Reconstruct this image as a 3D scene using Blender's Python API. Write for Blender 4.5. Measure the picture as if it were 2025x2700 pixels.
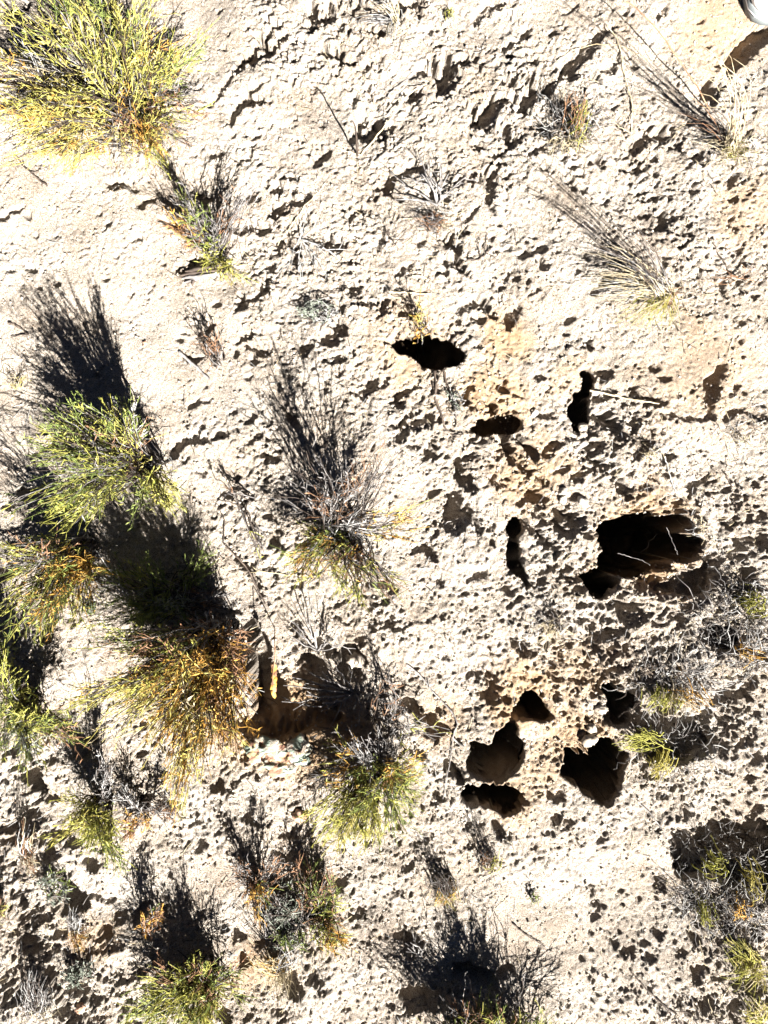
import bpy, math, random
import numpy as np
for o in list(bpy.data.objects): bpy.data.objects.remove(o)
scene = bpy.context.scene
RAD = math.radians
random.seed(7); rng = np.random.default_rng(7)

# ------------------------------------------------------------------ camera
CAM_H = 1.5                      # the photographer holds the camera straight down, 1.5 m up
cam_d = bpy.data.cameras.new('camera'); cam = bpy.data.objects.new('camera', cam_d)
scene.collection.objects.link(cam); scene.camera = cam
cam.location = (0, 0, CAM_H); cam.rotation_euler = (0, 0, 0)
cam_d.sensor_fit = 'VERTICAL'; cam_d.sensor_height = 24; cam_d.lens = 12 / (1.0 / CAM_H)
cam_d.clip_start = 0.01; cam_d.clip_end = 2000

# ------------------------------------------------------------------ light
SUN_EL = 40.0
sun_from = np.array([0.50, -0.866])          # horizontal direction towards the sun
W = bpy.data.worlds.new('World'); scene.world = W; W.use_nodes = True
nt = W.node_tree; nt.nodes.clear()
sky = nt.nodes.new('ShaderNodeTexSky'); sky.sky_type = 'NISHITA'; sky.sun_disc = False
sky.sun_elevation = RAD(SUN_EL); sky.sun_rotation = math.atan2(sun_from[0], sun_from[1])
sky.altitude = 2200; sky.air_density = 0.09; sky.dust_density = 0.0
bg = nt.nodes.new('ShaderNodeBackground'); bg.inputs[1].default_value = 0.05
wo = nt.nodes.new('ShaderNodeOutputWorld')
nt.links.new(sky.outputs[0], bg.inputs[0]); nt.links.new(bg.outputs[0], wo.inputs[0])
sd = bpy.data.lights.new('sun', 'SUN'); sd.energy = 5.0; sd.angle = RAD(0.5); sd.color = (1, 0.965, 0.915)
so = bpy.data.objects.new('sun', sd); scene.collection.objects.link(so)
from mathutils import Vector
v = Vector((-sun_from[0] * math.cos(RAD(SUN_EL)), -sun_from[1] * math.cos(RAD(SUN_EL)), -math.sin(RAD(SUN_EL))))
so.rotation_euler = v.to_track_quat('-Z', 'Y').to_euler(); so.location = (1, -2, 3)
vs = scene.view_settings
scene.display_settings.display_device = 'sRGB'
vs.view_transform = 'Standard'; vs.look = 'None'; vs.gamma = 1; vs.use_curve_mapping = False
vs.exposure = 3.12

# ------------------------------------------------------------------ helpers
PX = 1350.0                      # plan units of the drawing: 1350 to the metre, origin top left
def wx(px): return (np.asarray(px, float) - 1012.5) / PX
def wy(py): return (1350.0 - np.asarray(py, float)) / PX
S1 = 700 / 1659; S2 = 700 / 1630
SH = {'A': (0, 0, S1), 'B': (660, 0, S1), 'C': (1325, 0, S1), 'D': (0, 850, S1), 'E': (660, 850, S1),
      'F': (1325, 850, S1), 'G': (0, 1750, S2), 'H': (660, 1750, S2), 'I': (1325, 1750, S2)}
def q(sheet, x, y):
    ox, oy, s = SH[sheet]; return ox + x * s, oy + y * s

def _hash(ix, iy, seed):
    h = (ix.astype(np.uint32) * np.uint32(374761393) + iy.astype(np.uint32) * np.uint32(668265263) + np.uint32((seed * 974634777) & 0xffffffff))
    h = (h ^ (h >> np.uint32(13))) * np.uint32(1274126177)
    return h ^ (h >> np.uint32(16))
def noise(x, y, seed):
    xi = np.floor(x).astype(np.int32); yi = np.floor(y).astype(np.int32)
    xf = (x - xi).astype(np.float32); yf = (y - yi).astype(np.float32)
    u = xf * xf * xf * (xf * (xf * 6 - 15) + 10); w = yf * yf * yf * (yf * (yf * 6 - 15) + 10)
    def g(a, b, dx, dy):
        t = _hash(xi + a, yi + b, seed).astype(np.float32) * np.float32(2 * math.pi / 4294967296.0)
        return np.cos(t) * dx + np.sin(t) * dy
    n00 = g(0, 0, xf, yf); n10 = g(1, 0, xf - 1, yf); n01 = g(0, 1, xf, yf - 1); n11 = g(1, 1, xf - 1, yf - 1)
    a = n00 + u * (n10 - n00); b = n01 + u * (n11 - n01)
    return (a + w * (b - a)) * 1.5
def sstep(a, b, x):
    t = np.clip((x - a) / (b - a), 0, 1); return t * t * (3 - 2 * t)

# ------------------------------------------------------------------ materials
def mat(name, rough=0.9, spec=0.2):
    m = bpy.data.materials.new(name); m.use_nodes = True
    b = m.node_tree.nodes['Principled BSDF']; b.inputs['Roughness'].default_value = rough
    b.inputs['Specular IOR Level'].default_value = spec
    return m, m.node_tree, b
def node(nt, t, **kw):
    n = nt.nodes.new(t)
    for k, v_ in kw.items(): setattr(n, k, v_)
    return n
def ramp(nt, src, stops):
    r = node(nt, 'ShaderNodeValToRGB'); e = r.color_ramp.elements
    e[0].position, e[0].color = stops[0][0], (*stops[0][1], 1)
    e[1].position, e[1].color = stops[-1][0], (*stops[-1][1], 1)
    for p, c in stops[1:-1]:
        n = e.new(p); n.color = (*c, 1)
    nt.links.new(src, r.inputs[0]); return r
def fleck_mat(name, c1, c2, c3, scale=60, rough=0.75, bump=0.0, transl=0.0):
    m, nt, b = mat(name, rough)
    tc = node(nt, 'ShaderNodeTexCoord')
    n1 = node(nt, 'ShaderNodeTexNoise'); n1.inputs['Scale'].default_value = scale; n1.inputs['Detail'].default_value = 4
    nt.links.new(tc.outputs['Object'], n1.inputs['Vector'])
    r = ramp(nt, n1.outputs[0], [(0.32, c1), (0.5, c2), (0.68, c3)])
    nt.links.new(r.outputs[0], b.inputs['Base Color'])
    if bump:
        bp = node(nt, 'ShaderNodeBump'); bp.inputs['Strength'].default_value = bump; bp.inputs['Distance'].default_value = 0.001
        n2 = node(nt, 'ShaderNodeTexNoise'); n2.inputs['Scale'].default_value = scale * 8; n2.inputs['Detail'].default_value = 3
        nt.links.new(tc.outputs['Object'], n2.inputs['Vector'])
        nt.links.new(n2.outputs[0], bp.inputs['Height']); nt.links.new(bp.outputs[0], b.inputs['Normal'])
    if transl:
        out = nt.nodes['Material Output']; t = node(nt, 'ShaderNodeBsdfTranslucent'); mx = node(nt, 'ShaderNodeMixShader')
        mx.inputs[0].default_value = transl
        nt.links.new(r.outputs[0], t.inputs[0]); nt.links.new(b.outputs[0], mx.inputs[1]); nt.links.new(t.outputs[0], mx.inputs[2])
        nt.links.new(mx.outputs[0], out.inputs[0])
    return m
M = {
 'green':  fleck_mat('green_foliage', (0.0608, 0.0836, 0.0190), (0.1140, 0.1406, 0.0342), (0.1824, 0.2052, 0.0646), transl=.2),
 'ygreen': fleck_mat('yellow_green_foliage', (0.1368, 0.1406, 0.0228), (0.2280, 0.2204, 0.0456), (0.3192, 0.3002, 0.0950), transl=.2),
 'yellow': fleck_mat('yellow_foliage', (0.2052, 0.1672, 0.0342), (0.3192, 0.2774, 0.0722), (0.3952, 0.3496, 0.1444), transl=.2),
 'orange': fleck_mat('orange_foliage', (0.1976, 0.0912, 0.0152), (0.3192, 0.1748, 0.0342), (0.3800, 0.2584, 0.0760), transl=.15),
 'rust':   fleck_mat('rust_foliage', (0.0760, 0.0380, 0.0190), (0.1368, 0.0722, 0.0380), (0.2128, 0.1292, 0.0760)),
 'straw':  fleck_mat('straw_blade', (0.1824, 0.1444, 0.0836), (0.2812, 0.2356, 0.1520), (0.3572, 0.3116, 0.2204)),
 'grey':   fleck_mat('weathered_twig', (0.0456, 0.0418, 0.0380), (0.0988, 0.0912, 0.0874), (0.2128, 0.2014, 0.1900)),
 'silver': fleck_mat('silver_twig', (0.1216, 0.1178, 0.1140), (0.2128, 0.2090, 0.2014), (0.3192, 0.3116, 0.2926)),
 'bark':   fleck_mat('dark_bark', (0.0190, 0.0137, 0.0099), (0.0342, 0.0251, 0.0198), (0.0684, 0.0509, 0.0380), bump=.4),
 'stone':  fleck_mat('pale_stone', (0.1976, 0.1672, 0.1368), (0.2584, 0.2356, 0.2014), (0.3192, 0.3002, 0.2736), scale=80, bump=.6),
 'redstone': fleck_mat('reddish_stone', (0.1672, 0.0912, 0.0608), (0.2736, 0.1672, 0.1140), (0.3800, 0.2736, 0.1976), scale=80, bump=.6),
 'crumb':  fleck_mat('soil_crumb', (0.1520, 0.1216, 0.0912), (0.2128, 0.1824, 0.1482), (0.2508, 0.2280, 0.1938), scale=40),
 'crumb2': fleck_mat('brown_soil_crumb', (0.0608, 0.0380, 0.0228), (0.1140, 0.0760, 0.0494), (0.1976, 0.1444, 0.0988), scale=40),
 'sage':   fleck_mat('sage_foliage', (0.0760, 0.0874, 0.0646), (0.1368, 0.1520, 0.1216), (0.2052, 0.2166, 0.1786)),
}

# ------------------------------------------------------------------ mesh building (all in numpy)
class MB:
    def __init__(s): s.v = []; s.f = []; s.m = []; s.n = 0
    def add(s, v_, f, mi):
        v_ = np.asarray(v_, np.float32).reshape(-1, 3); f = np.asarray(f, np.int32).reshape(-1, 4)
        s.v.append(v_); s.f.append(f + s.n); s.m.append(np.broadcast_to(np.asarray(mi, np.int32), (len(f),)).copy()); s.n += len(v_)
    def tubes(s, P, R, mi, sides=3):
        """P n,k,3 centre lines; R n,k radii; mi material index per tube"""
        P = np.asarray(P, float); n, k, _ = P.shape; R = np.broadcast_to(np.asarray(R, float), (n, k))
        T = np.gradient(P, axis=1); T /= np.linalg.norm(T, axis=2, keepdims=True) + 1e-9
        a = np.zeros_like(T); a[..., 0] = 0.31; a[..., 1] = 0.17; a[..., 2] = 0.93
        U = np.cross(T, a); U /= np.linalg.norm(U, axis=2, keepdims=True) + 1e-9; V = np.cross(T, U)
        an = np.arange(sides) * 2 * math.pi / sides
        ring = P[:, :, None, :] + R[:, :, None, None] * (np.cos(an)[None, None, :, None] * U[:, :, None, :] + np.sin(an)[None, None, :, None] * V[:, :, None, :])
        i = np.arange(n)[:, None, None]; j = np.arange(k - 1)[None, :, None]; c = np.arange(sides)[None, None, :]; c2 = (c + 1) % sides
        b = i * k * sides
        F = np.stack([b + j * sides + c, b + j * sides + c2, b + (j + 1) * sides + c2, b + (j + 1) * sides + c], -1)
        mi = np.broadcast_to(np.asarray(mi), (n,))
        s.add(ring.reshape(-1, 3), F.reshape(-1, 4), np.repeat(mi, (k - 1) * sides))
    def leaves(s, P, D, L, Wd, mi):
        """folded lance leaves: P base, D direction, L length, Wd width"""
        n = len(P); D = D / (np.linalg.norm(D, axis=1, keepdims=True) + 1e-9)
        r = rng.normal(size=(n, 3)); r[:, 2] *= 0.35
        S = np.cross(D, r); S /= np.linalg.norm(S, axis=1, keepdims=True) + 1e-9
        Z = np.cross(S, D)
        L = np.asarray(L)[:, None]; Wd = np.asarray(Wd)[:, None]
        mid = P + D * L * 0.45
        vv = np.stack([P, mid + S * Wd + Z * Wd * .3, P + D * L - Z * Wd * .6, mid - S * Wd + Z * Wd * .3], 1)
        F = np.arange(n * 4).reshape(n, 4)
        s.add(vv.reshape(-1, 3), F, mi)
    def build(s, name, mats, parent=None, smooth=False, origin=None):
        V = np.concatenate(s.v); F = np.concatenate(s.f); Mi = np.concatenate(s.m)
        if origin is not None: V = V - np.asarray(origin, np.float32)
        me = bpy.data.meshes.new(name)
        tri = F[:, 3] < 0
        me.vertices.add(len(V)); me.vertices.foreach_set('co', V.astype(np.float32).ravel())
        me.loops.add(len(F) * 4); me.loops.foreach_set('vertex_index', F.ravel())
        me.polygons.add(len(F)); me.polygons.foreach_set('loop_start', np.arange(len(F), dtype=np.int32) * 4)
        me.polygons.foreach_set('material_index', Mi)
        if smooth: me.polygons.foreach_set('use_smooth', np.ones(len(F), bool))
        for m in mats: me.materials.append(M[m] if isinstance(m, str) else m)
        me.update(calc_edges=True); me.validate()
        o = bpy.data.objects.new(name, me); scene.collection.objects.link(o)
        if parent is not None: o.parent = parent
        return o
def tag(o, label=None, cat=None, group=None, kind=None):
    if label: o['label'] = label
    if cat: o['category'] = cat
    if group: o['group'] = group
    if kind: o['kind'] = kind
    return o
def thing(name, loc, label, cat, group=None):
    o = bpy.data.objects.new(name, None); scene.collection.objects.link(o); o.location = loc
    o.empty_display_size = 0.05
    return tag(o, label, cat, group)

# ------------------------------------------------------------------ the ground: one relief sheet
DX = 0.0024
HX, HY = 0.80, 1.06
def axis(h):
    a = np.arange(-h, h + DX / 2, DX); st = DX; o = []; p = a[-1]
    for _ in range(44):
        st *= 1.28; p += st; o.append(p)
    o = np.array(o); return np.concatenate([-o[::-1], a, o]), 44
gx, NB = axis(HX); gy, _ = axis(HY)
X, Y = np.meshgrid(gx, gy); X = X.astype(np.float32); Y = Y.astype(np.float32)
inx = slice(NB, len(gx) - NB); iny = slice(NB, len(gy) - NB)
xs = gx[inx]; ys = gy[iny]; XI, YI = np.meshgrid(xs, ys)
PXI = XI * PX + 1012.5; PYI = 1350 - YI * PX

# how broken the crust is, cell by cell (15 x 20 cells of 0.1 m): 0 smooth silt, 9 churned clods
ROUGH = """
333326865443321
333346646685434
333345384685635
333335345655655
322247555544654
211256756544455
111125564433333
111125565544323
112256656666654
322355535565544
334455545556888
334455555588998
544444555568888
544445433567887
555566544446776
644555556656565
655445444554444
853210342111257
965521453112348
877767546334568
"""
R0 = np.array([[int(c) for c in l] for l in ROUGH.split()], float)
assert R0.shape == (20, 15), R0.shape
def grid_at(G, x, y):
    u = np.clip((x + 0.75) / 0.1 - .5, 0, 14); w = np.clip((1.0 - y) / 0.1 - .5, 0, 19)
    i = np.minimum(u.astype(int), 13); j = np.minimum(w.astype(int), 18); fu = u - i; fw = w - j
    return (G[j, i] * (1 - fu) + G[j, i + 1] * fu) * (1 - fw) + (G[j + 1, i] * (1 - fu) + G[j + 1, i + 1] * fu) * fw
RW = grid_at(R0, X + .04 * noise(X * 9, Y * 9, 90), Y + .04 * noise(X * 9, Y * 9, 91)) / 9.0
RW = np.clip(RW * 1.1 - .06 + .34 * noise(X * 11, Y * 11, 92) + .10 * noise(X * 40, Y * 40, 93), 0, 1)

fade = np.exp(-np.maximum(0, np.maximum(np.abs(X) - 1.2, np.abs(Y) - 1.5)) / 2.0)
outd = np.maximum(0, np.maximum(np.abs(X) - HX, np.abs(Y) - HY)); f1 = np.exp(-(outd / .10) ** 2); f2 = np.exp(-(outd / .035) ** 2)
Hh = .012 * noise(X * 3.1, Y * 3.1, 1) + .010 * noise(X * 7, Y * 7, 2) + .006 * noise(X * 15, Y * 15, 3)
Hh = Hh + .25 * noise(X * .12, Y * .12, 60) * (1 - fade) + 3 * noise(X * .011, Y * .011, 61) * (1 - fade)
wxn = X + .006 * noise(X * 60, Y * 60, 4); wyn = Y + .006 * noise(X * 60, Y * 60, 5)
def billow(x, y, s): return np.abs(noise(x, y, s))
Hh += RW * (.011 * billow(wxn * 34, wyn * 34, 6) * f1 + .010 * billow(wxn * 62, wyn * 62, 7) * f2 + .0062 * billow(wxn * 118, wyn * 118, 8) * f2)
Hh += (1 - f1) * (.010 * billow(X * 9, Y * 9, 66) * np.exp(-outd / .8))
Hh += (.0008 + .0014 * RW) * noise(X * 170, Y * 170, 9) * f2 + (.0005 + .0006 * RW) * noise(X * 330, Y * 330, 10) * f2

# hollows, scarps and burrows: strokes (x, y, radius ...) and outlines, on the nine survey sheets
STROKES = {
'A': "0,1390,12 60,1350,18 100,1330,14 160,1300,10;180,1340,14;690,1150,25 760,1150,20 830,1180,18;880,1270,22 950,1230,12;1640,280,25 1560,370,22 1500,440,18 1420,530,14 1370,600,12 1320,680,8;1650,370,18 1600,390,15;1430,790,14 1480,700,28 1530,640,32 1600,560,18;1600,650,14 1650,640,14;1590,850,25;1540,1000,18 1480,1000,14;1370,980,18 1330,990,10;1500,1240,22 1580,1210,30;1400,1160,10;1470,1150,12;670,1410,12;860,1490,12;790,1540,14;660,1740,8;200,1690,14;70,1690,12;280,1690,14;355,1675,10;355,1770,12;600,1780,10;930,1810,10;890,1640,9;975,1720,10;805,1845,10;930,1885,8;1190,1660,20 1260,1620,28 1330,1640,18;1110,1670,18;1150,1710,22;1360,1900,18;1480,1940,16 1550,1890,12 1640,1830,18;1320,2030,20 1290,2060,14;1130,2120,14;1000,1360,14 1090,1410,18 1160,1460,22 1190,1490,18;1400,1440,25 1480,1430,30 1580,1400,18 1650,1440,14;690,650,60 560,560,50 450,520,40;860,520,30 860,200,25;60,60,40 160,40,40;1270,1240,30 1220,1180,22",
'B': "0,370,18 60,320,22 110,240,12 170,160,10;20,440,14 60,390,18 130,350,30;170,290,18 220,240,22;280,270,12 330,260,10;370,50,25 410,120,25 390,170,25 320,170,12;480,110,40;500,30,12 490,70,14;750,190,10 840,200,22 860,180,12;920,40,30 930,100,16;940,20,40 1040,20,35 1060,90,12;1400,140,14 1440,80,22 1500,40,25 1580,20,18;490,340,22 520,330,25 560,350,16;800,370,22;700,430,14 740,400,20 780,420,14;640,400,14;1230,350,20 1240,420,40 1260,480,45;1290,390,20 1340,380,25;1020,460,20 1090,390,12;1100,430,28 1150,440,25 1190,500,22;1200,560,25 1250,530,25;1000,540,16;960,570,12;880,630,14 930,610,12;1010,600,22 1050,580,22;640,850,22 680,770,25 700,740,20;800,740,38 790,790,38 740,850,25 690,830,22;880,780,22;430,980,25 470,950,20 400,1020,14;620,550,12;650,610,12 640,650,8;750,610,14;0,600,14 60,560,10;20,660,10 80,640,12 130,660,10;20,850,14;110,880,8;1400,700,14 1400,800,25 1470,740,40 1540,660,30 1590,620,20;1500,640,25;1640,690,14;1390,910,14 1430,940,14;790,1190,16 850,1140,22 930,1090,18 1010,1070,20 1080,1040,18;870,1060,10 870,1220,14 930,1240,16;1060,1210,18 1120,1230,18;1130,1110,14 1170,1080,14;1230,1080,10 1250,1180,12 1220,1280,10;1300,1150,25 1320,1110,16;1370,1150,14 1400,1100,14;1500,1130,30 1500,1200,30 1490,1280,12 1520,1360,8;200,1110,14 250,1110,22 300,1120,12;100,1150,14;10,1200,25;140,1330,22 180,1280,22 250,1280,16 310,1270,20 360,1230,25;160,1380,14 210,1290,14;340,1380,16;170,1520,25 220,1490,18 280,1440,14;170,1580,12;430,1500,22 500,1540,25 570,1530,25 510,1570,14;250,1620,12 290,1560,14;380,1640,14 400,1600,10;90,1440,25 120,1420,12;1100,1350,22 1120,1400,14 1080,1420,14;1050,1520,14;1240,1520,28 1290,1550,20;1220,1620,14 1260,1650,25 1320,1690,22 1370,1740,10;1320,1450,18;1340,1380,12 1400,1320,12;820,1500,14 830,1440,8;660,1500,12 690,1520,8;920,1720,16 960,1680,14 990,1670,10;850,1900,20 830,1940,22;770,1890,14 720,1900,10;970,1930,22 950,1980,20 1000,1960,20;1300,1940,16 1370,1900,25 1420,1880,22 1460,1910,25 1510,1950,18 1540,2010,8;1300,2000,12;1400,1980,14 1450,1990,18;1640,1960,25 1620,2040,14;1570,1870,14;100,1810,20 20,1850,14;1620,1700,14 1590,1740,14;540,2040,25 580,2090,22 500,2090,12",
'C': "20,290,14 80,260,12 150,210,18;310,210,18;50,40,12 90,10,10;400,90,12 440,50,14;370,470,20 410,410,35 490,350,40 560,270,38 620,200,25 700,190,14;430,470,25;130,660,40 200,590,35 260,570,30;290,530,30;100,690,14;30,510,25 70,490,14;20,630,20;340,640,45 360,690,42 400,610,30;230,780,25 270,830,20;560,470,14 600,500,10;640,430,25 700,410,22;720,350,12 730,380,12;820,400,20 850,390,10;800,100,12;1000,90,14 970,120,14;1050,120,10;1440,430,20 1460,370,45 1520,300,55 1600,220,55 1690,170,60;1340,400,14 1400,390,14;1300,530,35 1300,590,45 1310,640,25;1360,540,30;820,950,16 860,880,22 930,830,35 980,830,35 1030,860,18;840,1000,8;1070,890,14 1110,900,14;1190,990,20 1250,960,20 1220,1010,14;950,990,14;850,1060,16;800,1130,12;540,1010,14 590,1000,16 640,1020,12;500,1090,14;410,1120,12 450,1160,10;240,1060,14 290,1080,12;900,1330,18 870,1340,14;1010,1370,25 1080,1360,20 1120,1350,12;1000,1420,22;1180,1200,16 1220,1180,12;860,1420,14 880,1440,12;1440,1250,14;1440,1440,12;110,1610,20 240,1560,18;60,1700,14;220,1630,14;270,1670,25;320,1580,14;80,1740,14;160,1770,14;210,1810,10;90,1930,25 110,1950,16;40,2000,14;420,1990,18 400,2020,12;560,1830,14 700,1720,25 720,1750,16;820,1690,30 860,1720,25;1470,1660,14 1510,1640,16;1380,1780,14;1310,1950,8;1580,1850,16;1480,2030,18;1090,1690,8;1270,1610,8;1015,1660,12;1420,1160,18 1450,1090,16;1500,930,14;1240,130,9;1290,270,8;1280,210,6",
'D': "1130,100,12;1180,220,18 1250,230,14;1490,120,16 1550,80,12 1620,80,12;1480,200,14;1560,150,18 1640,190,20;1600,240,20;1560,340,12;1180,520,14 1260,500,12 1310,490,8;1520,620,18 1580,580,16;1080,810,30 1140,750,25 1220,720,25 1310,740,14 1420,700,16;1040,860,16;1500,780,12 1550,740,18 1620,700,16;1430,1080,25 1480,1030,14;1240,950,14 1280,950,12;1310,900,10;1630,830,10;1520,1130,12 1560,1100,12;50,1130,30;130,1070,35 180,1070,25;300,770,20 350,770,14 260,790,12 180,830,14;70,680,10;60,1560,40 30,1530,25 110,1540,20;280,1960,20 320,1970,18;160,1790,14;1490,1470,10 1560,1540,12 1590,1590,14 1640,1710,6;1560,1900,40 1600,1960,45 1650,2050,45;1500,1980,30;1500,2080,45 1600,2120,40",
'E': "640,440,16 700,450,20 750,400,30 780,370,20;540,60,14 560,40,14 600,80,12;460,110,22 520,120,25;570,220,25 500,250,16 460,240,10;370,160,22 340,190,16;300,380,14;390,400,10;480,390,18;920,460,14 1000,420,14 1050,390,12;930,720,28 960,670,20 1050,640,30 1110,610,35;1100,830,25 1130,840,16;1000,770,16 1030,775,10;1380,410,16 1320,470,12 1390,520,14;1470,500,14 1530,570,14 1480,600,12;1570,720,25 1600,790,25 1640,860,25;1560,390,14 1600,430,18;1300,860,14 1310,940,22 1340,1000,35 1390,1050,20;1270,1090,35 1270,1180,50 1260,1280,40;1320,1240,50 1350,1170,30;1430,1290,20 1400,1240,14;1140,1070,25 1180,1060,14;1090,1400,14 1130,1450,18 1160,1490,14;1010,1420,16 1050,1410,10;1370,1610,12 1420,1580,20 1470,1560,16;1240,1590,10;1180,1610,14;140,1310,14 150,1390,22 200,1420,14;300,1480,14;740,1640,14 800,1640,14 850,1640,16 900,1680,12;750,1790,14;600,1740,14;840,1740,12 860,1760,10;290,1900,30 310,1960,20 360,2020,20 430,2010,30 500,2060,30;350,2110,40;620,2080,50 700,2120,30;830,2020,14;1560,1850,10;1440,1860,12;1520,2060,10;1150,1780,8;450,960,35 480,1010,25;250,600,25 300,640,25",
'F': "600,310,20 640,320,22 620,360,20 660,330,16;390,400,14 370,405,8;0,400,25 30,430,14;80,460,12 120,460,14;0,600,25 60,570,25 90,600,14;0,670,12 80,700,18 140,750,22 190,820,22 210,850,14;190,550,10 240,580,14 310,570,18 340,590,10;930,280,16 960,290,14;990,350,18 1030,350,12;820,430,25 850,460,20;900,490,25 970,510,20;690,440,18 600,480,18;760,510,14;570,500,14;1380,290,25 1340,340,30 1310,390,50 1310,450,45 1280,480,25;1290,540,18 1300,600,18 1200,610,10 1120,600,14 1060,570,18 990,600,16;1390,600,18 1430,560,20 1500,550,14 1560,590,14 1640,600,10;1620,520,8;1440,440,14 1470,400,14;1510,430,10;600,580,25 640,620,35 700,660,30 730,710,22;660,590,20;920,660,8 915,740,12 880,800,30 840,830,20;560,770,14 600,780,25 640,800,20;540,830,20 580,870,18 630,910,16 680,890,14;390,910,20;460,970,22 510,930,14;120,910,20 150,940,14;340,760,20 280,790,14 250,820,10;300,830,14;240,970,22 260,1010,25;190,1090,35 250,1100,30 230,1150,28;110,1120,18;440,1090,18 490,1090,16;340,1180,14 400,1210,16 500,1220,10;760,1050,25 730,990,18;900,1010,14 860,1050,18;1040,840,25 1000,860,22;1040,950,16;1180,1030,30 1210,1000,14;1260,1060,14 1320,1070,12;1380,1050,16;1200,1190,14 1240,1220,18;120,1240,12 180,1290,18 250,1350,14 290,1410,12 340,1460,10;340,1220,20 370,1300,25 440,1350,20;440,1280,12 540,1350,12;240,1250,10 320,1240,12;500,1600,12 440,1600,20 370,1590,8;380,1470,10;800,1820,60 750,1790,30 760,1850,30;900,1640,45 1000,1650,55 1090,1640,45;1120,1560,25;950,1600,22;1290,1500,35 1300,1580,50 1230,1640,40 1250,1700,30;1330,1600,30;1480,1380,30 1560,1370,35 1640,1370,30;1500,1470,30 1420,1440,16;1570,1460,14;1540,1600,50 1560,1660,35;1150,1780,25;600,1960,30 680,1950,25 760,1930,12;580,2000,22;1290,1880,25 1330,1960,40 1420,2020,45 1500,1950,25;1400,1900,25;1350,2060,25;1450,1220,12;1600,1300,12;110,2040,20 60,1990,12",
'G': "880,390,25 850,410,14;780,480,12;100,530,25 60,510,14;150,690,35 200,720,35 240,780,30;210,670,16;10,735,14;300,610,8;400,735,10;300,840,18 340,830,12;160,900,20 190,960,55 130,1040,50 60,1000,25 0,1020,14;270,1060,20 350,1050,25 420,1060,14;20,1150,25;310,1160,25 370,1150,20;450,1100,35 500,1090,20;880,840,30 930,820,12;1000,860,35 1050,860,22 1030,900,14;1330,735,16 1370,770,16 1300,760,12;1370,610,12;1500,670,10;1560,630,12 1580,700,10;1490,940,10 1580,980,14;1215,970,10 1250,1000,10;1240,1100,18;1210,1150,16;1150,1110,10;1100,1180,10;420,1350,20 440,1440,70 500,1470,40 400,1500,30;530,1410,14 600,1450,14 680,1460,14;740,1560,30;310,1540,30 260,1540,14;180,1590,20 230,1600,14;150,1550,14;850,1560,30 900,1500,25;640,1640,25 670,1690,35 730,1730,25;130,1700,25 180,1730,35 280,1720,25 350,1740,25;300,1790,20 250,1800,20;550,1790,14;1450,1680,40 1430,1700,20;1500,1840,35 1540,1830,14;60,1900,30;180,2020,50 240,2000,40 280,1980,20;230,2070,40;40,2080,30;430,2000,20 520,1990,30 600,2060,18;420,2090,18 400,2060,14;370,2140,30 450,2150,20;1370,2150,30 1400,2180,25;1360,1600,14 1380,1640,10;1600,1720,25",
'H': "310,930,18 300,900,12;140,1170,20 200,1190,22 240,1200,22;220,1340,25;190,1060,14 250,1060,16;540,1350,25 590,1330,10;540,1390,14;890,1640,14 930,1670,25 990,1690,35 1020,1740,35 960,1750,22;1170,1190,14;950,1250,12;1000,1110,12;560,1170,14;900,1170,6;950,250,25 1000,260,30 1030,320,25;1110,340,30 1120,410,40 1190,400,30;1130,460,20;960,510,14 1060,560,14;1270,480,20;1210,620,25 1260,660,25 1280,720,20;400,20,50 380,120,40 330,60,30;600,50,60 680,80,30;540,270,14;830,200,16;1330,80,16 1400,60,16;1330,980,16;1500,980,18 1540,1050,14;1590,1060,10;260,1960,40 290,2030,35;420,1960,20;1000,2050,60 1150,2060,50;1300,1900,50 1450,1950,50;1570,1900,40",
'I': "280,770,14 290,810,14 350,820,25;320,950,20 320,990,12;400,970,25;410,1095,8;1310,240,25 1350,200,35 1430,190,25 1510,190,20;1340,560,20 1350,510,30 1300,470,30;1480,470,25;1570,580,20 1530,590,20;1620,560,25;1510,690,20;1620,700,14;1500,790,14;1560,890,25;1520,940,18;1110,930,18;1600,790,12;960,1360,40 940,1370,20;980,1400,14;550,1400,16 560,1440,10;590,1480,14;630,1510,16;580,1570,20;770,1780,30;690,1740,16;910,1810,25 880,1770,10;980,1680,20 940,1650,10;870,1720,14;1080,1780,20;1190,1880,30 1180,1910,30;1190,1700,22 1160,1680,14;1330,1830,20;1310,2040,12;480,1420,8;840,1450,10;230,1840,12;220,1760,8;1070,1060,35 1120,1060,30;1230,1040,35 1330,1030,50 1420,1070,45 1520,1060,60 1620,1060,70;1100,1150,30 1200,1170,55 1320,1170,60 1450,1150,60 1580,1160,60 1600,1280,50;1390,1330,40 1470,1380,40 1500,1430,35;1540,1640,40 1480,1620,20 1350,1600,20;1200,1600,16;1520,1920,35 1510,1850,30 1540,1980,25;860,330,20 940,340,25 1060,380,30 1150,400,35 1220,330,25;1020,520,40 1100,480,35 1180,540,30",
}
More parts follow.
